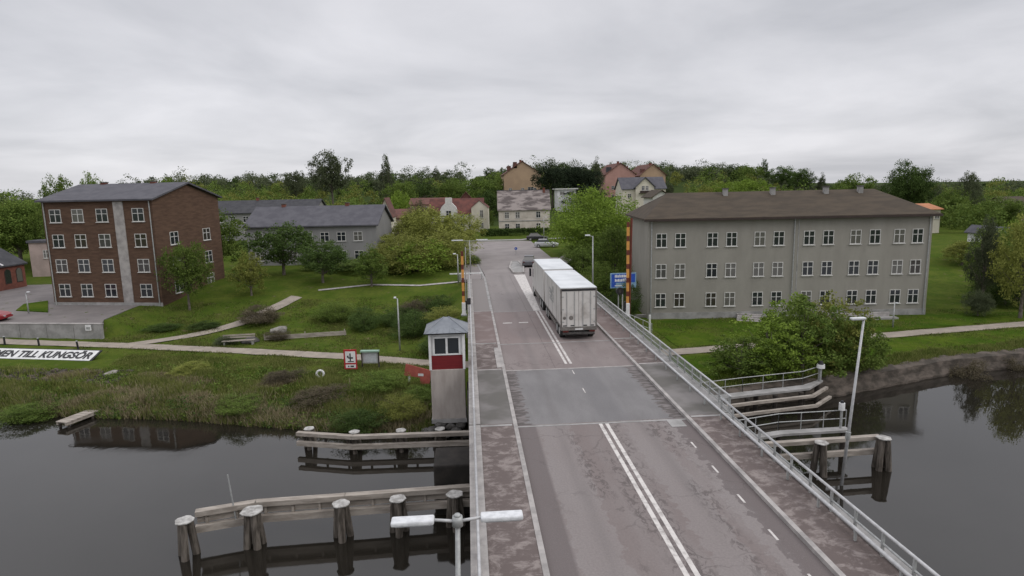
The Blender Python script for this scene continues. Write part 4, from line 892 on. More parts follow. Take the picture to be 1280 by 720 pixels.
hpx('low_house', 'house with orange roof just right of the hipped end of the long roof', 'house', 1152, 1176, 262, 255, 120, 8, 'gx', 'cream_bright', 'orange_roof', nco=3, rows=(-1.9,), ww=.9, wh=1.0)
hpx('white_gable_house', 'small white gabled house among the trees near the right edge', 'house', 1253, 1266, 292, 283, 95, 7, 'gy', 'white', 'roof_grey', nco=1, rows=(-1.6,), ww=.8, wh=1.0)
hpx('low_house', 'house with brown roof high behind the trees at the right edge', 'house', 1262, 1292, 255, 246, 150, 8, 'gx', 'pinkish', 'roof_brown', nco=3, rows=(-1.8,), ww=.9, wh=1.0)

# ------------------------------------------------------------------ vehicles
def wheel(par, x, y, r=.5, w=.3, nm='wheel'):
    t_ = MB().tube((x-w/2, y, r), (x+w/2, y, r), r, n=18).build(nm, 'rubber', par, bevel=.02)
    s = 1 if x > 0 else -1; MB().tube((x+s*w/2, y, r), (x+s*(w/2+.02), y, r), r*.58, n=14).build('rim', 'galv', t_)
LR = thing('lorry_with_trailer', 'white box lorry pulling a tall white box trailer away down the right lane', 'lorry', (7.65, 42.9, 0), R(0))
# trailer
def lp(name, mb, m, par=None, **k): return mb.build(name, m, par or LR, **k)
lp('trailer_box', MB().box(-1.26, 1.26, .06, 9.3, .95, 3.72), 'lorry_white', bevel=.02)
lp('trailer_roof', MB().box(-1.29, 1.29, .0, 9.35, 3.721, 3.79), 'lorry_roof', bevel=.01)
for q in (2.2, 4.6, 7.0): lp('side_seam', MB().box(-1.272, -1.261, q, q+.04, 1.07, 3.7), 'grime')
lp('licence_plate', MB().box(-.28, .28, -.095, -.081, .76, .87), 'white')
for s in (-1, 1): lp('mud_flap', MB().box(*sorted((s*.78, s*1.2)), .3, .33, .3, .72), 'rubber')
lp('rear_frame', MB().box(-1.3, -1.2, -.04, .055, .9, 3.7).box(1.2, 1.3, -.04, .055, .9, 3.7).box(-1.2, 1.2, -.04, .055, 3.55, 3.7), 'grime')
lp('roof_edge', MB().box(-1.2, 1.2, -.05, -.041, 3.56, 3.68), 'black')
for s in (-1, 1):
    d = lp('rear_door', MB().box(*sorted((s*.015, s*1.19)), -.02, .05, .97, 3.54), 'door_dirty')
    lp('lock_bar', MB().tube((s*.3, -.045, 1.0), (s*.3, -.045, 3.5), .022, n=6).tube((s*.85, -.045, 1.0), (s*.85, -.045, 3.5), .022, n=6), 'galv', d)
    lp('hinge', MB().box(*sorted((s*1.05, s*1.2)), -.04, -.021, 1.3, 1.37).box(*sorted((s*1.05, s*1.2)), -.04, -.021, 2.2, 2.27).box(*sorted((s*1.05, s*1.2)), -.04, -.021, 3.1, 3.17), 'galv', d)
for x in (-1.0, -.45, .45, .95): lp('door_sticker', MB().box(x-.14, x+.14, -.032, -.021, 1.02, 1.1), 'black')
lp('round_decal', MB().tube((-.55, -.03, 1.62), (-.55, -.021, 1.62), .16, n=14), 'grime'); lp('round_decal', MB().tube((-1.02, -.03, 1.62), (-1.02, -.021, 1.62), .12, n=12), 'grime')
lp('rear_sill', MB().box(-1.28, 1.28, -.08, .4, .72, .94), 'grime', bevel=.02)
lp('underrun_bar', MB().box(-1.15, 1.15, -.05, .08, .42, .58), 'chassis', bevel=.02)
for s in (-1, 1): lp('tail_light', MB().box(*sorted((s*.75, s*1.15)), -.07, .0, .6, .71), 'tail_red')
lp('chassis_rail', MB().box(-.45, -.3, .1, 9, .55, .94).box(.3, .45, .1, 9, .55, .94), 'chassis')
for s in (-1, 1): lp('side_guard', MB().box(*sorted((s*1.2, s*1.24)), 2.9, 6.8, .5, .75), 'grime'); lp('mudguard', MB().box(*sorted((s*.8, s*1.2)), .35, .4, .35, .8), 'black')
for s in (-1, 1):
    for y in (1.1, 2.3, 7.4, 8.5): wheel(LR, s*1.05, y, .48, .34)
mu = MB(); r_ = random.Random(11)
for i in range(26):
    y = 3.8+(i % 6)*.42; z = 2.0+(i//6)*.26; mu.box(-1.266-.0005*i, -1.263, y, y+r_.uniform(.2, .5), z, z+r_.uniform(.08, .28))
tag(lp('side_graphic', mu, 'galv'), 'blurred grey printed graphic'); lp('side_rail', MB().box(-1.275, -1.262, .1, 9.2, .95, 1.06), 'grime')
# truck
lp('drawbar', MB().box(-.1, .1, 9.2, 10.6, .6, .72), 'chassis')
lp('cargo_box', MB().box(-1.26, 1.26, 9.95, 17.6, 1.0, 3.78), 'lorry_white', bevel=.02); lp('cargo_roof', MB().box(-1.29, 1.29, 9.9, 17.65, 3.781, 3.85), 'lorry_roof')
lp('cargo_rear_frame', MB().box(-1.28, 1.28, 9.9, 9.949, 1.0, 3.78), 'door_dirty')
lp('truck_chassis', MB().box(-.45, .45, 10, 19, .55, .98), 'chassis')
cabm = MB(); pf = [(17.9, .55), (17.9, 3.3), (18.3, 3.45), (19.6, 3.1), (20.05, 2.0), (20.15, .55)]; cabm.sideprism(pf, -1.22, 1.22); cab = lp('cab', cabm, 'lorry_white', bevel=.05)
for s in (-1, 1):
    lp('side_window', MB().box(*sorted((s*1.221, s*1.235)), 18.8, 19.7, 1.9, 2.7), 'glass', cab); lp('mirror', MB().box(*sorted((s*1.35, s*1.55)), 19.6, 19.7, 1.9, 2.7), 'black', cab)
lp('windscreen', MB().add([(-1.1, 19.72, 2.95), (1.1, 19.72, 2.95), (1.1, 20.07, 2.05), (-1.1, 20.07, 2.05)], [(0, 1, 2, 3)]), 'glass', cab)
for s in (-1, 1):
    for y in (11.4, 12.7, 18.9): wheel(LR, s*1.05, y, .5, .34)
    lp('side_skirt', MB().box(*sorted((s*1.2, s*1.24)), 13.6, 17.4, .5, .95), 'grime')

def car(label, x, y, rz, paint, z=0, group=None, L_=4.4, W_=1.78, H=1.48):
    t = thing('parked_car' if 'parked' in label else 'car', label, 'car', (x, y, z), rz, group)
    h = W_/2; l = L_/2
    # body: lofted sections along y
    secs = [(-l, .35, .78, h*.82), (-l+.12, .22, .92, h*.94), (-l+.7, .2, .98, h), (0, .2, .96, h), (l-1.1, .2, .93, h), (l-.35, .22, .78, h*.95), (l, .32, .62, h*.8)]
    b = MB(); vs = []; fs = []
    for (yy, z0, z1, w) in secs: vs += [(-w*.92, yy, z0), (-w, yy, z0+.22), (-w*.98, yy, z1-.12), (-w*.86, yy, z1), (w*.86, yy, z1), (w*.98, yy, z1-.12), (w, yy, z0+.22), (w*.92, yy, z0)]
    for i in range(len(secs)-1):
        for j in range(8): fs.append((8*i+j, 8*i+(j+1) % 8, 8*i+8+(j+1) % 8, 8*i+8+j))
    fs += [tuple(range(8)), tuple(range(8*len(secs)-8, 8*len(secs)))]
    b.add(vs, fs); bo = b.build('body', paint, t, smooth=False, bevel=.03)
    g = MB(); w0, w1 = h*.86, h*.68
    g.add([(-w0, -l+.35, .93), (w0, -l+.35, .93), (w0, l-1.25, .9), (-w0, l-1.25, .9), (-w1, -l+.85, H-.06), (w1, -l+.85, H-.06), (w1, l-2.1, H-.05), (-w1, l-2.1, H-.05)], [(0, 1, 5, 4), (1, 2, 6, 5), (2, 3, 7, 6), (3, 0, 4, 7), (4, 5, 6, 7), (3, 2, 1, 0)]); g.build('windows', 'glass', t)
    MB().box(-w1-.02, w1+.02, -l+.8, l-2.05, H-.06, H).build('roof', paint, t, bevel=.025)
    for s in (-1, 1):
        for yy in (-l+.8, l-.85): wheel(t, s*(h-.1), yy, .32, .2)
        MB().box(*sorted((s*h*.55, s*h*.86)), -l-.015, -l+.08, .66, .8).build('tail_light', 'tail_red', t); MB().box(*sorted((s*h*.5, s*h*.8)), l-.12, l+.01, .5, .62).build('headlight', 'lamp_glass', t)
    return t
car('dark grey car in front of the lorry, waiting at the junction', 7.55+.9, 86.5, R(-8), 'car_grey')
x, y = G(683, 309); car('silver white car turning at the far side of the junction', x, y, R(-100), 'car_silver')
x, y = G(675, 303); car('black car just beyond the silver white car', x, y+5, R(-95), 'car_black')
x, y = G(1, 405, -1.4); car('bright red car at the left edge above the concrete wall, parked', x-2.6, y+1.6, R(-85), 'car_red', -1.38)
x, y = G(514, 288, 0); car('dark parked car in front of the low pinkish house', x, y, R(70), 'car_black', hz(x, y))

# parking yard
mb = MB(); 
lawn_pts = [(-120, 78.2), (-60, 66.4), (-35.6, 61.75), (-36.6, 64), (-37, 70), (-36.5, 92), (-120, 92)]
mb.prism(lawn_pts, -3.2, -1.36); struct('parking_yard', mb, 'yard')
mb = MB(); a = [G(20, 388, -1.3), G(60, 390, -1.3), G(60, 376, -1.3), G(30, 380, -1.3)]; mb.prism(a, -1.36, -1.26); struct('yard_lawn', mb, 'lawn')

# lawns
def cut(x, y): return (abs(y-np.interp(x, [-60, -44.5, -32.1, -20, -10.5, -3.8, 12, 16.4, 24.3, 36, 50, 75], [66.5, 61.6, 58.3, 54.5, 51.3, 48.4, 47.6, 48.6, 49.7, 51.3, 53.3, 57])) > 1.0)
lawn('right_lawn', lambda x, y: cut(x, y) and y > bank(x)+1.1 and y < 61.0-(x-17)*.05 and x > 12.6+max(0, (y-50))*.0+ (4.4 if y > 50 else 0), 12, 60, 39, 61, .6)

# ------------------------------------------------------------------ vegetation
def leafcloud(centres, radii, per, size, seed, flat=.8, squash=1.0):
    r = np.random.default_rng(seed); n = len(centres)*per
    c = np.repeat(np.array(centres), per, 0); rr = np.repeat(np.array(radii), per)[:, None]
    d = r.normal(size=(n, 3)); d /= np.linalg.norm(d, axis=1)[:, None]; rad = r.random((n, 1))**.55
    p = c+d*rad*rr*np.array([1, 1, squash])
    a = r.normal(size=(n, 3)); a /= np.linalg.norm(a, axis=1)[:, None]
    b = np.cross(a, r.normal(size=(n, 3))); b /= np.linalg.norm(b, axis=1)[:, None]
    s = size*(.55+.9*r.random((n, 1)))
    a = a*s; b = b*s*flat
    V = np.stack([p-a*.5, p+b*.4, p+a*.6, p-b*.45], 1).reshape(-1, 3)
    return V, np.arange(n*4).reshape(-1, 4)
def limbs(cs, th, seed, h0=.05, r0=.022, spread=1.0, fork=.35):
    mb = MB(); r_ = random.Random(seed); pts = [(0, 0, -.04), (r_.uniform(-.01, .01), 0, fork*.6), (r_.uniform(-.03, .03), r_.uniform(-.02, .02), fork), (0, 0, th*.8)]
    rad = [r0*1.25, r0*.95, r0*.8, r0*.2]
    for a, b, ra, rb in zip(pts[:-1], pts[1:], rad[:-1], rad[1:]): mb.tube(a, b, ra, rb, 7, cap=False)
    for c in r_.sample(list(cs), min(len(cs), 22)):
        s = Vector((0, 0, r_.uniform(fork*.6, min(fork*1.6, max(fork*.7, c[2]*.8))))); e = Vector(c); m_ = s.lerp(e, .5)+Vector((0, 0, -.02)); mb.tube(s, m_, r0*.4, r0*.25, 5, cap=False); mb.tube(m_, e, r0*.25, r0*.08, 5, cap=False)
    return mb
PROTO = {}
def proto(key, seed, kind, ncl, per, leaf):
    r = np.random.default_rng(seed); cs = []; rs = []
    while len(cs) < ncl:
        d = r.normal(size=3); d /= np.linalg.norm(d); k = r.random()**.35
        if kind == 'round': c0, R_ = (0, 0, .60), (.40, .40, .36); cr = .085
        elif kind == 'tall': c0, R_ = (0, 0, .56), (.33, .33, .42); cr = .075
        elif kind == 'bush': c0, R_ = (0, 0, .38), (.46, .46, .50); cr = .11
        elif kind == 'obush': c0, R_ = (0, 0, .42), (.46, .46, .56); cr = .07
        elif kind == 'pine': c0, R_ = (0, 0, .66), (.40, .40, .26); cr = .10
        elif kind == 'willow': c0, R_ = (0, 0, .52), (.42, .42, .44); cr = .075
        p = np.array(c0)+d*k*np.array(R_)*(1+.18*np.sin(d[0]*4+seed)+.12*np.sin(d[1]*5+d[2]*3+seed*2))
        if kind == 'tall': p[:2] *= (1.15-.65*max(0, (p[2]-.45)/.55))
        if kind == 'bush' and p[2] < .06: continue
        if kind == 'obush' and p[2] < .04: continue
        if p[2] < .12 and kind not in ('bush', 'obush'): continue
        cs.append(tuple(p)); rs.append(cr*(.6+.9*r.random()))
    V, Fq = leafcloud(cs, rs, per, leaf, seed, squash=(1.5 if kind == 'willow' else .8))
    me = fastmesh('crown', V, Fq, ['leaf_mid']); tr = limbs(cs, .95, seed, fork=.3 if kind != 'bush' else .1, r0=.02 if kind != 'bush' else .012)
    tm = bpy.data.meshes.new('trunk'); tm.from_pydata(tr.v, [], tr.f); tm.materials.append(M['bark'])
    PROTO[key] = (me, tm)
for i in range(3): proto(f'round{i}', 10+i, 'round', 170, 70, .024)
for i in range(2): proto(f'tall{i}', 20+i, 'tall', 150, 65, .023)
proto('near_round', 31, 'round', 300, 95, .0195); proto('near_tall', 34, 'tall', 230, 70, .018)
for i in range(3): proto(f'bush{i}', 40+i, 'bush', 150, 55, .028)
for i in range(2): proto(f'nbush{i}', 45+i, 'bush', 260, 70, .020)
proto('near_low', 71, 'bush', 340, 85, .019)
for i in range(2): proto(f'obush{i}', 145+i, 'obush', 230, 42, .027)
for i in range(2): proto(f'pine{i}', 50+i, 'pine', 150, 80, .023)
proto('willow0', 60, 'willow', 260, 95, .019)
def plant(key, label, x, y, w, h, leaf, group=None, name='tree', cat='tree', z=None, rz=None, trunk='trunk', seedv=0):
    z = hz(x, y) if z is None else z
    t = thing(name, label, cat, (x, y, z), random.uniform(0, 6.28) if rz is None else rz, group)
    cm, tm = PROTO[key]
    c = link('crown', cm, t); c.scale = (w/.9, w/.9, h); c.material_slots[0].link = 'OBJECT'; c.material_slots[0].material = M[leaf]
    k = link('trunk' if name == 'tree' else 'stem', tm, t); k.scale = (w/.9, w/.9, h) if name != 'tree' else (max(w, h*.6)/.9, max(w, h*.6)/.9, h)
    return t
def tpx(key, label, px, top, wpx, Y, leaf, base_py=None, **k):
    p = at(px, top, Y); z = hz(p.x, Y); d = (p-Vector((0, 0, CH))).dot(fw); w = wpx*d/F
    return plant(key, label, p.x, Y, w, (p.z-z)*1.03, leaf, z=z, **k)
# individually visible trees
tpx('near_low', 'big bright green tree overhanging the road right of the lorry', 744, 235, 108, 99, 'leaf_bright')
tpx('near_tall', 'tall mid green tree between the big bright tree and the right barrier', 768, 278, 74, 74, 'leaf_mid')
tpx('nbush0', 'green shrub at the foot of the embankment left of the blue sign', 758, 325, 66, 68, 'leaf_mid', name='shrub', cat='shrub')
tpx('bush1', 'light green shrub at the kerb under the big bright tree', 728, 306, 50, 88, 'leaf_mid', name='shrub', cat='shrub')
tpx('nbush0', 'green bush between the lorry roof and the big bright tree trunk', 724, 306, 46, 94, 'leaf_mid', name='shrub', cat='shrub')
tpx('nbush1', 'dark shrub on the embankment right of the barrier', 782, 350, 40, 60, 'leaf_deep', name='shrub', cat='shrub')
tpx('willow0', 'olive green willow left of the striped boom before the villa', 552, 262, 104, 98, 'leaf_olive')
tpx('bush0', 'bright green shrub beneath the olive willow beside the grass slope', 520, 296, 90, 84, 'leaf_bright', name='shrub', cat='shrub')
tpx('bush2', 'light green shrub left of the olive willow, next to the grey building', 497, 288, 52, 95, 'leaf_olive', name='shrub', cat='shrub')
tpx('bush1', 'wide green shrub in front of the grey two storey building', 440, 320, 110, 88, 'leaf_mid', name='shrub', cat='shrub')
tpx('round1', 'leafy tree before the grey building near the brown brick block', 262, 262, 80, 86, 'leaf_mid')
tpx('round2', 'broad leafy tree before the middle of the grey building', 350, 280, 84, 84, 'leaf_deep')
tpx('near_round', 'large green tree behind the small brick building at the left edge', 14, 246, 100, 108, 'leaf_mid')
tpx('round0', 'green tree filling the left photo edge beyond the brick building', -30, 250, 90, 112, 'leaf_mid')
tpx('tall0', 'green tree standing between the small brick building and the brown block', 48, 258, 50, 105, 'leaf_mid')
tpx('willow0', 'thin brown leafed shrub before the low pinkish house', 524, 252, 34, 125, 'leaf_brown', name='shrub', cat='shrub')
tpx('pine0', 'dark pine in the group right of the salmon block, leftmost', 690, 205, 50, 228, 'leaf_dark')
tpx('pine1', 'dark pine in the middle of the group right of the salmon block', 712, 206, 52, 234, 'leaf_dark')
tpx('pine0', 'dark pine at the right of the group beside the salmon block', 731, 208, 44, 226, 'leaf_dark')
tpx('bush0', 'low dark evergreen beneath the pines beside the modern house', 724, 224, 66, 222, 'leaf_dark', name='shrub', cat='shrub')
tpx('tall1', 'grey green birch right of the dark pines', 746, 203, 26, 240, 'leaf_grey')
tpx('round0', 'green tree left of the salmon block on the skyline', 604, 219, 62, 255, 'leaf_mid')
tpx('round2', 'deep green tree on the slope right of the small red house', 612, 238, 44, 215, 'leaf_deep')
tpx('tall0', 'green tree between the villa and the cream house', 609, 262, 26, 172, 'leaf_mid')
tpx('round1', 'tall tree rising on the skyline above the grey two storey building', 412, 187, 50, 250, 'leaf_grey')
tpx('tall0', 'skyline tree just right of the grey building top', 482, 199, 32, 215, 'leaf_grey')
tpx('tall1', 'small lone treetop on the skyline above the villa roofs', 545, 211, 18, 320, 'leaf_grey')
tpx('round2', 'green tree on the slope behind the low pinkish house', 498, 240, 36, 160, 'leaf_bright')
tpx('round0', 'low skyline tree left of the tall skyline tree', 368, 212, 30, 270, 'leaf_grey')
tpx('round1', 'treetop showing just above the brown brick block, left side', 70, 218, 40, 150, 'leaf_mid')
tpx('round2', 'treetop showing just above the brown brick block, centre', 116, 219, 44, 155, 'leaf_mid')
tpx('round0', 'treetop on the skyline right of the brown brick block', 200, 219, 40, 160, 'leaf_mid')
for i, (px, top, w, Y, lf, k, lab) in enumerate([
    (497, 292, 92, 84, 'leaf_olive', 'nbush1', 'yellow green bush mass beneath the willow on its left side'),
    (548, 286, 100, 88, 'leaf_olive', 'nbush0', 'yellow green bush mass directly under the olive willow'),
    (590, 318, 26, 90, 'leaf_mid', 'nbush1', 'small green bush between the striped boom and the far left pavement'),
    (764, 284, 70, 90, 'leaf_mid', 'nbush0', 'broad green undergrowth directly beneath the big bright tree'),
    (512, 262, 66, 104, 'leaf_olive', 'near_tall', 'tall yellow green tree left of the olive willow'),
    (500, 224, 44, 200, 'leaf_mid', 'round0', 'mid green tree on the slope above the wide pink house'),
    (530, 228, 44, 210, 'leaf_deep', 'round1', 'deep green tree on the slope above the villa gable'),
    (565, 226, 44, 220, 'leaf_mid', 'round2', 'mid green tree on the slope above the small red house'),
    (228, 300, 60, 70, 'leaf_mid', 'round0', 'young tree on the lawn right of the brown brick block'),
    (310, 318, 54, 74, 'leaf_olive', 'tall0', 'slim olive tree on the lawn between the side path and the grey building'),
    (400, 300, 70, 78, 'leaf_deep', 'round1', 'deep green tree on the lawn in front of the grey building'),
    (462, 312, 56, 76, 'leaf_mid', 'tall1', 'mid green tree right of the deep green lawn tree'),
    (852, 210, 30, 330, 'leaf_grey', 'tall0', 'thin grey green skyline tree right of the salmon pair'),
    (872, 208, 34, 335, 'leaf_grey', 'round1', 'rounded skyline tree second from the salmon pair'),
    (890, 207, 28, 320, 'leaf_deep', 'tall1', 'deep green skyline tree above the left part of the long brown roof'),
    (914, 206, 44, 330, 'leaf_deep', 'round2', 'broad deep green skyline tree left of the lone pine'),
    (938, 206, 40, 310, 'leaf_mid', 'round0', 'broad mid green skyline tree next to the lone pine'),
    (956, 201, 16, 330, 'leaf_deep', 'tall0', 'lone slim pine rising highest above the long brown roof'),
    (982, 207, 44, 320, 'leaf_deep', 'round1', 'wide skyline tree right of the lone slim pine'),
    (1004, 212, 34, 300, 'leaf_deep', 'pine0', 'dark skyline tree above the right half of the long brown roof'),
    (1028, 220, 20, 300, 'leaf_grey', 'tall1', 'small pale skyline tree in the dip left of the dome shaped tree'),
    (1068, 219, 56, 190, 'leaf_mid', 'round2', 'dome shaped green tree above the right end of the long brown roof'),
    (1096, 229, 34, 200, 'leaf_grey', 'round0', 'small grey green tree left of the tall double crowned tree'),
    (1140, 206, 58, 150, 'leaf_deep', 'near_round', 'tall double crowned tree right of the long brown roof'),
    (1172, 234, 30, 170, 'leaf_grey', 'tall0', 'low grey tree between the tall crowned tree and the thin birch'),
    (1213, 213, 42, 150, 'leaf_grey', 'near_tall', 'thin pointed birch near the right edge'),
    (1190, 236, 40, 140, 'leaf_mid', 'round1', 'bushy tree just left of the thin pointed birch'),
    (1258, 247, 60, 125, 'leaf_mid', 'round2', 'broad tree at the right photo edge below the skyline'),
    (1258, 282, 74, 72, 'leaf_bright', 'near_round', 'bright leafy tree right of the long building'),
    (1278, 296, 110, 64, 'leaf_mid', 'near_round', 'large dark leafy tree cut by the right photo edge'),
    (1238, 268, 46, 60, 'leaf_grey', 'near_tall', 'tall thin grey green tree on the right bank beyond the long building'),
    (1290, 262, 90, 56, 'leaf_olive', 'near_tall', 'tall olive tree leaning into the right photo edge above the bank'),
    (1262, 330, 70, 62, 'leaf_deep', 'nbush0', 'dense dark bush low at the right photo edge below the trees'),
    (1240, 318, 40, 70, 'leaf_mid', 'nbush1', 'green bush at the right end of the long building'),
    (1205, 300, 60, 85, 'leaf_olive', 'near_tall', 'olive tree just beyond the right end of the long building'),
    (940, 222, 44, 210, 'leaf_bright', 'round0', 'light green tree directly behind the middle of the long brown roof'),
    (906, 226, 34, 200, 'leaf_bright', 'round1', 'light green tree behind the left of the long brown roof'),
    (882, 232, 30, 190, 'leaf_olive', 'round2', 'small yellow green tree behind the left end of the long brown roof'),
    (836, 228, 26, 200, 'leaf_grey', 'tall1', 'grey tree right of the pale yellow house'),
]): tpx(k, lab, px, top, w, Y, lf)
# bushes on the right bank
for i, (px, py, w, h, lf, lab) in enumerate([
    (925, 470, 4.4, 3.0, 'leaf_mid', 'deep green bush at the foot of the railing above the walkway'),
    (962, 468, 5.0, 4.2, 'leaf_bright', 'big green bush left of the middle on the right bank'),
    (1002, 462, 5.4, 5.4, 'leaf_mid', 'tallest green bush of the bank clump, behind the walkway beacon'),
    (1040, 455, 5.2, 5.2, 'leaf_olive', 'yellow green bush right of the tallest bank bush'),
    (1072, 460, 4.2, 4.0, 'leaf_mid', 'dark green bush behind the tall leaning lamp'),
    (985, 448, 5.0, 4.9, 'leaf_bright', 'light green bush behind the bank clump beside the path'),
    (1000, 482, 3.4, 2.0, 'leaf_deep', 'low bush at the quay edge beneath the bank clump'),
    (950, 484, 3.0, 1.9, 'leaf_mid', 'low bush right above the walkway railing'),
]):
    x, y = G(px, py, -2.8); plant('obush%d' % (i % 2), lab, x, y, w*1.05, h, lf, name='bush', cat='bush')
for i, (px, py, w, h, lab) in enumerate([(1210, 450, 3.6, 3.2, 'sparse greyish shrub on the right bank below the path'), (1185, 455, 2.6, 2.0, 'low sparse shrub at the quay left of the greyish shrub'), (1262, 440, 3.4, 3.0, 'sparse brownish shrub at the right end of the bank'), (1222, 395, 3.0, 2.6, 'bluish grey shrub on the lawn above the right path')]):
    x, y = G(px, py, -2.8); plant('willow0', lab, x, y, w, h, 'leaf_brown' if i != 3 else 'leaf_grey', name='shrub', cat='shrub')
# left bank bushes
for i, (px, py, w, h, lf, lab) in enumerate([
    (450, 522, 3.2, 1.5, 'leaf_deep', 'dark low bush at the water above the left fender end'), (505, 515, 3.0, 1.6, 'leaf_olive', 'olive bush on the bank just left of the control cabin rocks'),
    (478, 490, 3.4, 1.5, 'leaf_mid', 'green bush on the bank slope below the notice case'), (400, 500, 3.4, 1.1, 'leaf_brown', 'brown dead bush in the middle of the bank below the life buoy'),
    (355, 480, 3.0, 1.0, 'leaf_brown', 'low brown scrub left of the life buoy'), (300, 505, 3.4, 1.0, 'leaf_mid', 'low green bush by the water left of the brown dead bush'),
    (240, 470, 3.0, .9, 'leaf_olive', 'low olive bush on the slope right of the stone strip'), (455, 412, 3.6, 2.4, 'leaf_deep', 'round deep green bush above the red framed sign'),
    (285, 430, 2.4, .9, 'leaf_grey', 'low grey green bush at the left of the picnic bench'), (348, 425, 2.2, 1.0, 'leaf_brown', 'small brown bush right of the picnic bench'),
    (40, 505, 4.4, 1.1, 'leaf_mid', 'low green scrub at the left water edge'), (205, 412, 3.2, .7, 'leaf_deep', 'low clipped bush on the lawn by the side path'), (255, 410, 3.2, .7, 'leaf_deep', 'second clipped bush, nearer the picnic bench'),
    (520, 420, 4.2, 2.6, 'leaf_deep', 'dark bush on the shaded slope behind the control cabin roof'), (520, 395, 4.0, 2.2, 'leaf_brown', 'brown scrub on the embankment slope behind the cabin'),
    (552, 425, 4.0, 2.2, 'leaf_deep', 'dark scrub directly behind the left edge of the cabin roof'), (500, 405, 4.6, 1.8, 'leaf_deep', 'low dark scrub around the slim park lamp'), (560, 405, 3.6, 1.6, 'leaf_olive', 'olive scrub on the embankment between cabin roof and boom'),
    (548, 392, 3.4, 2.0, 'leaf_deep', 'dark green scrub against the road embankment beyond the cabin'), (420, 395, 4.0, 2.2, 'leaf_mid', 'green bush on the lawn in front of the grey building'),
    (325, 400, 4.4, 2.0, 'leaf_brown', 'brownish bush above the board fence'), (555, 500, 2.6, 1.0, 'leaf_mid', 'small green bush beside the concrete shaft of the cabin')]):
    x, y = G(px, py, -3.1 if py > 465 else -2.7)
    if py < 440: x, y = G(px, py, hz(x, y))
    if px == 555: x = -3.6
    plant('nbush%d' % (i % 2), lab, x, y, w, h, lf, name='bush', cat='bush')
# leafy undergrowth on the left bank
r = np.random.default_rng(17); cs = []; rs = []
while len(cs) < 620:
    x = r.uniform(-48, -2.8); d = r.uniform(.0, 8.5); y = float(bank(x))+d
    if .5+.5*math.sin(x*.7+2)*math.cos(y*.9+x*.2) < r.random(): continue
    if x < -28.5 and d > 5: continue
    q = r.uniform(.15, .42); cs.append((x, y, hz(x, y)+q*.5)); rs.append(q)
V_, F_ = leafcloud(cs, rs, 48, .12, 18); o = link('undergrowth', fastmesh('undergrowth', V_, F_, ['leaf_mid'])); tag(o, 'low leafy weeds and brambles spread over the left bank', 'undergrowth', kind='stuff')
r = np.random.default_rng(19); cs = []; rs = []
while len(cs) < 420:
    x = r.uniform(-48, -2.8); d = abs(r.normal()*1.6)+.1; y = float(bank(x))+d
    if .5+.5*math.sin(x*1.1+4)*math.cos(y*1.2+x*.3) < r.random(): continue
    q = r.uniform(.2, .5); cs.append((x, y, hz(x, y)+q*.4)); rs.append(q)
V_, F_ = leafcloud(cs, rs, 55, .12, 20); o = link('undergrowth', fastmesh('undergrowth', V_, F_, ['leaf_deep'])); tag(o, 'dark green weeds and brambles hanging over the left water edge', 'undergrowth', kind='stuff')
# hedge before the cream house
hd = MB(); cs = [(x, math.sin(x)*.15, z) for x in np.arange(-7.5, 8, .55) for z in (.3, .75, 1.15)]
V_, F_ = leafcloud(cs, [.5]*len(cs), 90, .34, 5); o = link('hedge', fastmesh('hedge', V_, F_, ['leaf_deep'])); o.location = (10.8, 144, 0); tag(o, 'clipped dark green hedge in front of the cream house', 'hedge')
V_, F_ = leafcloud([(x, 0, .4) for x in np.arange(-5, 5, .5)], [.45]*20, 60, .14, 6); o = link('hedge', fastmesh('hedge', V_, F_, ['leaf_mid'])); o.location = (14.5, 140, 0); tag(o, 'low lighter strip of shrubs at the kerb below the clipped hedge', 'hedge')
V_, F_ = leafcloud([(x, y, .35) for x in np.arange(-2.6, 2.6, .5) for y in (-1.2, 0, 1.2)], [.6]*33, 50, .16, 6); o = link('flower_bed', fastmesh('flower_bed', V_, F_, ['leaf_deep'])); o.location = (-2.6, 104, 0); tag(o, 'planted bed inside the curve of the left kerb at the junction', 'flower bed')

# far wood: reads as one mass
def wood(name, label, n, region, leaf, seed, size, per=30, ncl=16):
    r = np.random.default_rng(seed); cs = []; rs = []; k = 0
    while k < n:
        x, y, h, w = region(r)
        if x is None: continue
        k += 1; z = hz(x, y); sk = r.normal()*.1; taper = r.uniform(.2, .8)
        for c in range(ncl):
            d = r.normal(size=3); d /= np.linalg.norm(d); t_ = .5+.42*d[2]; ww = w*(1-taper*max(0, t_-.5)*1.2)
            cs.append((x+d[0]*ww*.42+sk*t_*h*.3, y+d[1]*ww*.42, z+h*t_)); rs.append(w*r.uniform(.17, .30))
    V_, F_ = leafcloud(cs, rs, per, size, seed, squash=.75); o = link(name, fastmesh(name, V_, F_, [leaf])); return tag(o, label, 'wood', kind='stuff')
def hts(q, a, b, r): return r.uniform(a, b)*(.8 if q > .5 else 1)+(r.uniform(2, 5) if r.random() < .10 else 0)
def reg_far(r):
    y = r.uniform(300, 430); q = r.uniform(-.95, 1.0); h = hts(q, 5, 9.5, r); return q*y, y, h, h*r.uniform(.7, 1.05)
def reg_hill(r):
    y = r.uniform(178, 310); q = r.uniform(-.95, .95)
    if .03 < q < .16 and y < 262 or .2 < q < .36 and y < 275 or -.1 < q < .1 and y < 205: return None, 0, 0, 0
    h = hts(q, 4.5, 8, r); return q*y, y, h, h*r.uniform(.8, 1.15)
def reg_side(r):
    y = r.uniform(115, 185); q = r.uniform(.5, .92); h = r.uniform(3.5, 6.5); return q*y, y, h, h*r.uniform(.8, 1.1)
wood('distant_wood', 'distant mixed wood covering the low ridge along the horizon', 560, reg_far, 'leaf_grey', 7, .62)  # greyed leaf colour paints the distance haze into this wood
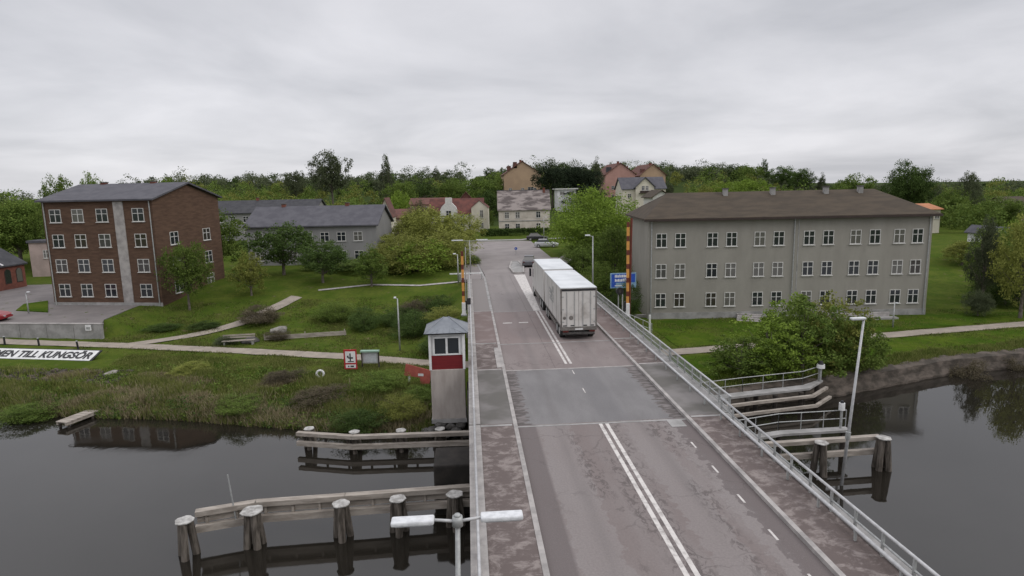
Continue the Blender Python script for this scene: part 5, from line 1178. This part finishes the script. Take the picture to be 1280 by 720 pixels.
wood('distant_wood', 'dark green clumps of trees mixed into the wood along the horizon ridge', 240, reg_far, 'leaf_deep', 27, .62)
wood('hillside_wood', 'loose green growth on the slopes behind the houses', 420, reg_hill, 'leaf_mid', 8, .5)
wood('hillside_wood', 'olive coloured spring growth on the slopes behind the houses', 160, reg_hill, 'leaf_olive', 9, .5)
wood('hillside_wood', 'low green trees beyond the right end of the long building', 130, reg_side, 'leaf_mid', 12, .4, 38)

# rough grass on the banks
def tufts(name, label, n, region, hfn, m, seed, wb=.03):
    r = np.random.default_rng(seed); P_ = []
    while len(P_) < n:
        x, y, ok, h = region(r)
        if ok: P_.append((x, y, float(height(x, y)), h))
    P_ = np.array(P_); k = 3; Q = np.repeat(P_, k, 0); m_ = len(Q)
    Q[:, :2] += r.normal(size=(m_, 2))*.06; a = r.random(m_)*6.28; h = Q[:, 3]*(.6+.8*r.random(m_)); w = wb*(.7+.8*r.random(m_))
    base_ = Q[:, :3]; dx = np.stack([np.cos(a), np.sin(a), np.zeros(m_)], 1)*w[:, None]; ln = r.normal(size=(m_, 2))*.35*h[:, None]
    top = base_+np.stack([ln[:, 0], ln[:, 1], h], 1); base_[:, 2] -= .05
    V = np.stack([base_-dx, base_+dx, top+dx*.15, top-dx*.15], 1).reshape(-1, 3)
    o = link(name, fastmesh(name, V, np.arange(m_*4).reshape(-1, 4), [m])); return tag(o, label, 'grass', kind='stuff')
def patch(x, y): return .5+.5*math.sin(x*.9+1.3*math.sin(y*1.1))*math.cos(y*.8+x*.35)
def reg_left(r):
    x = r.uniform(-50, -2.6); d = r.uniform(.1, 11.5); y = float(bank(x))+d; p = patch(x, y)
    ok = r.random() < .35+.65*p and abs(y-np.interp(x, [-60, -44.5, -32.1, -20, -10.5, -3.8], [66.5, 61.6, 58.3, 54.5, 51.3, 48.4])) > 1.0
    if x < -29.5 and d > 7.6: ok = False
    if x < -26.5 and 4.2 < d < 7.2 and r.random() < .82: ok = False
    return x, y, ok, (.14+.3*p)*(1.25 if d < 7 else .45)
tufts('rough_grass', 'rough green grass covering the left river bank', 30000, reg_left, None, 'grass_blade', 1)
def reg_reed(r):
    x = r.uniform(-50, -2.8); d = abs(r.normal()*1.5)+.05; y = float(bank(x))+d; p = patch(x*.7+5, y)
    return x, y, r.random() < p, .25+.35*p
tufts('dry_reeds', 'straw coloured reeds and dead stalks along the left water edge', 6000, reg_reed, None, 'reed_blade', 2)
def reg_brown(r):
    x = r.uniform(-36, -8); d = r.uniform(1.5, 6.5); y = float(bank(x))+d; p = patch(x*.8+9, y*1.3+2)
    return x, y, p > .72, .18+.2*p
tufts('dead_grass', 'patches of brown dead grass on the left river bank', 5000, reg_brown, None, 'reed_blade', 3)
def reg_right(r):
    x = r.uniform(13, 58); d = r.uniform(.1, 2.2); y = float(bank(x))+d
    return x, y, r.random() < patch(x, y)+.2, .12+.18*patch(x, y)
tufts('rough_grass', 'uneven grass along the top of the right quay wall', 6000, reg_right, None, 'grass_blade', 4)
def reg_lawn(r):
    x = r.uniform(-36, -2); y = r.uniform(47, 72); p = patch(x*.8, y*.7)
    py_ = float(np.interp(x, [-60, -44.5, -32.1, -20, -10.5, -3.8], [66.5, 61.6, 58.3, 54.5, 51.3, 48.4])); e = abs(y-py_)
    return x, y, e > .8 and y > py_-4 and (r.random() < p*.5 or e < 1.15), .05+.12*p
tufts('lawn_weeds', 'uneven tufts and weeds in the left lawns and along the path edges', 14000, reg_lawn, None, 'grass_blade', 5)
def reg_lawn_r(r):
    x = r.uniform(13, 58); y = r.uniform(40, 61); p = patch(x*.6, y*.8)
    e = abs(y-float(np.interp(x, [12, 16.4, 24.3, 36, 50, 75], [47.6, 48.6, 49.7, 51.3, 53.3, 57])))
    return x, y, y > float(bank(x))+.8 and e > .8 and (r.random() < p*.4 or e < 1.15), .04+.09*p
tufts('lawn_weeds', 'uneven tufts and weeds in the right lawns and along the path edges', 12000, reg_lawn_r, None, 'grass_blade', 6)
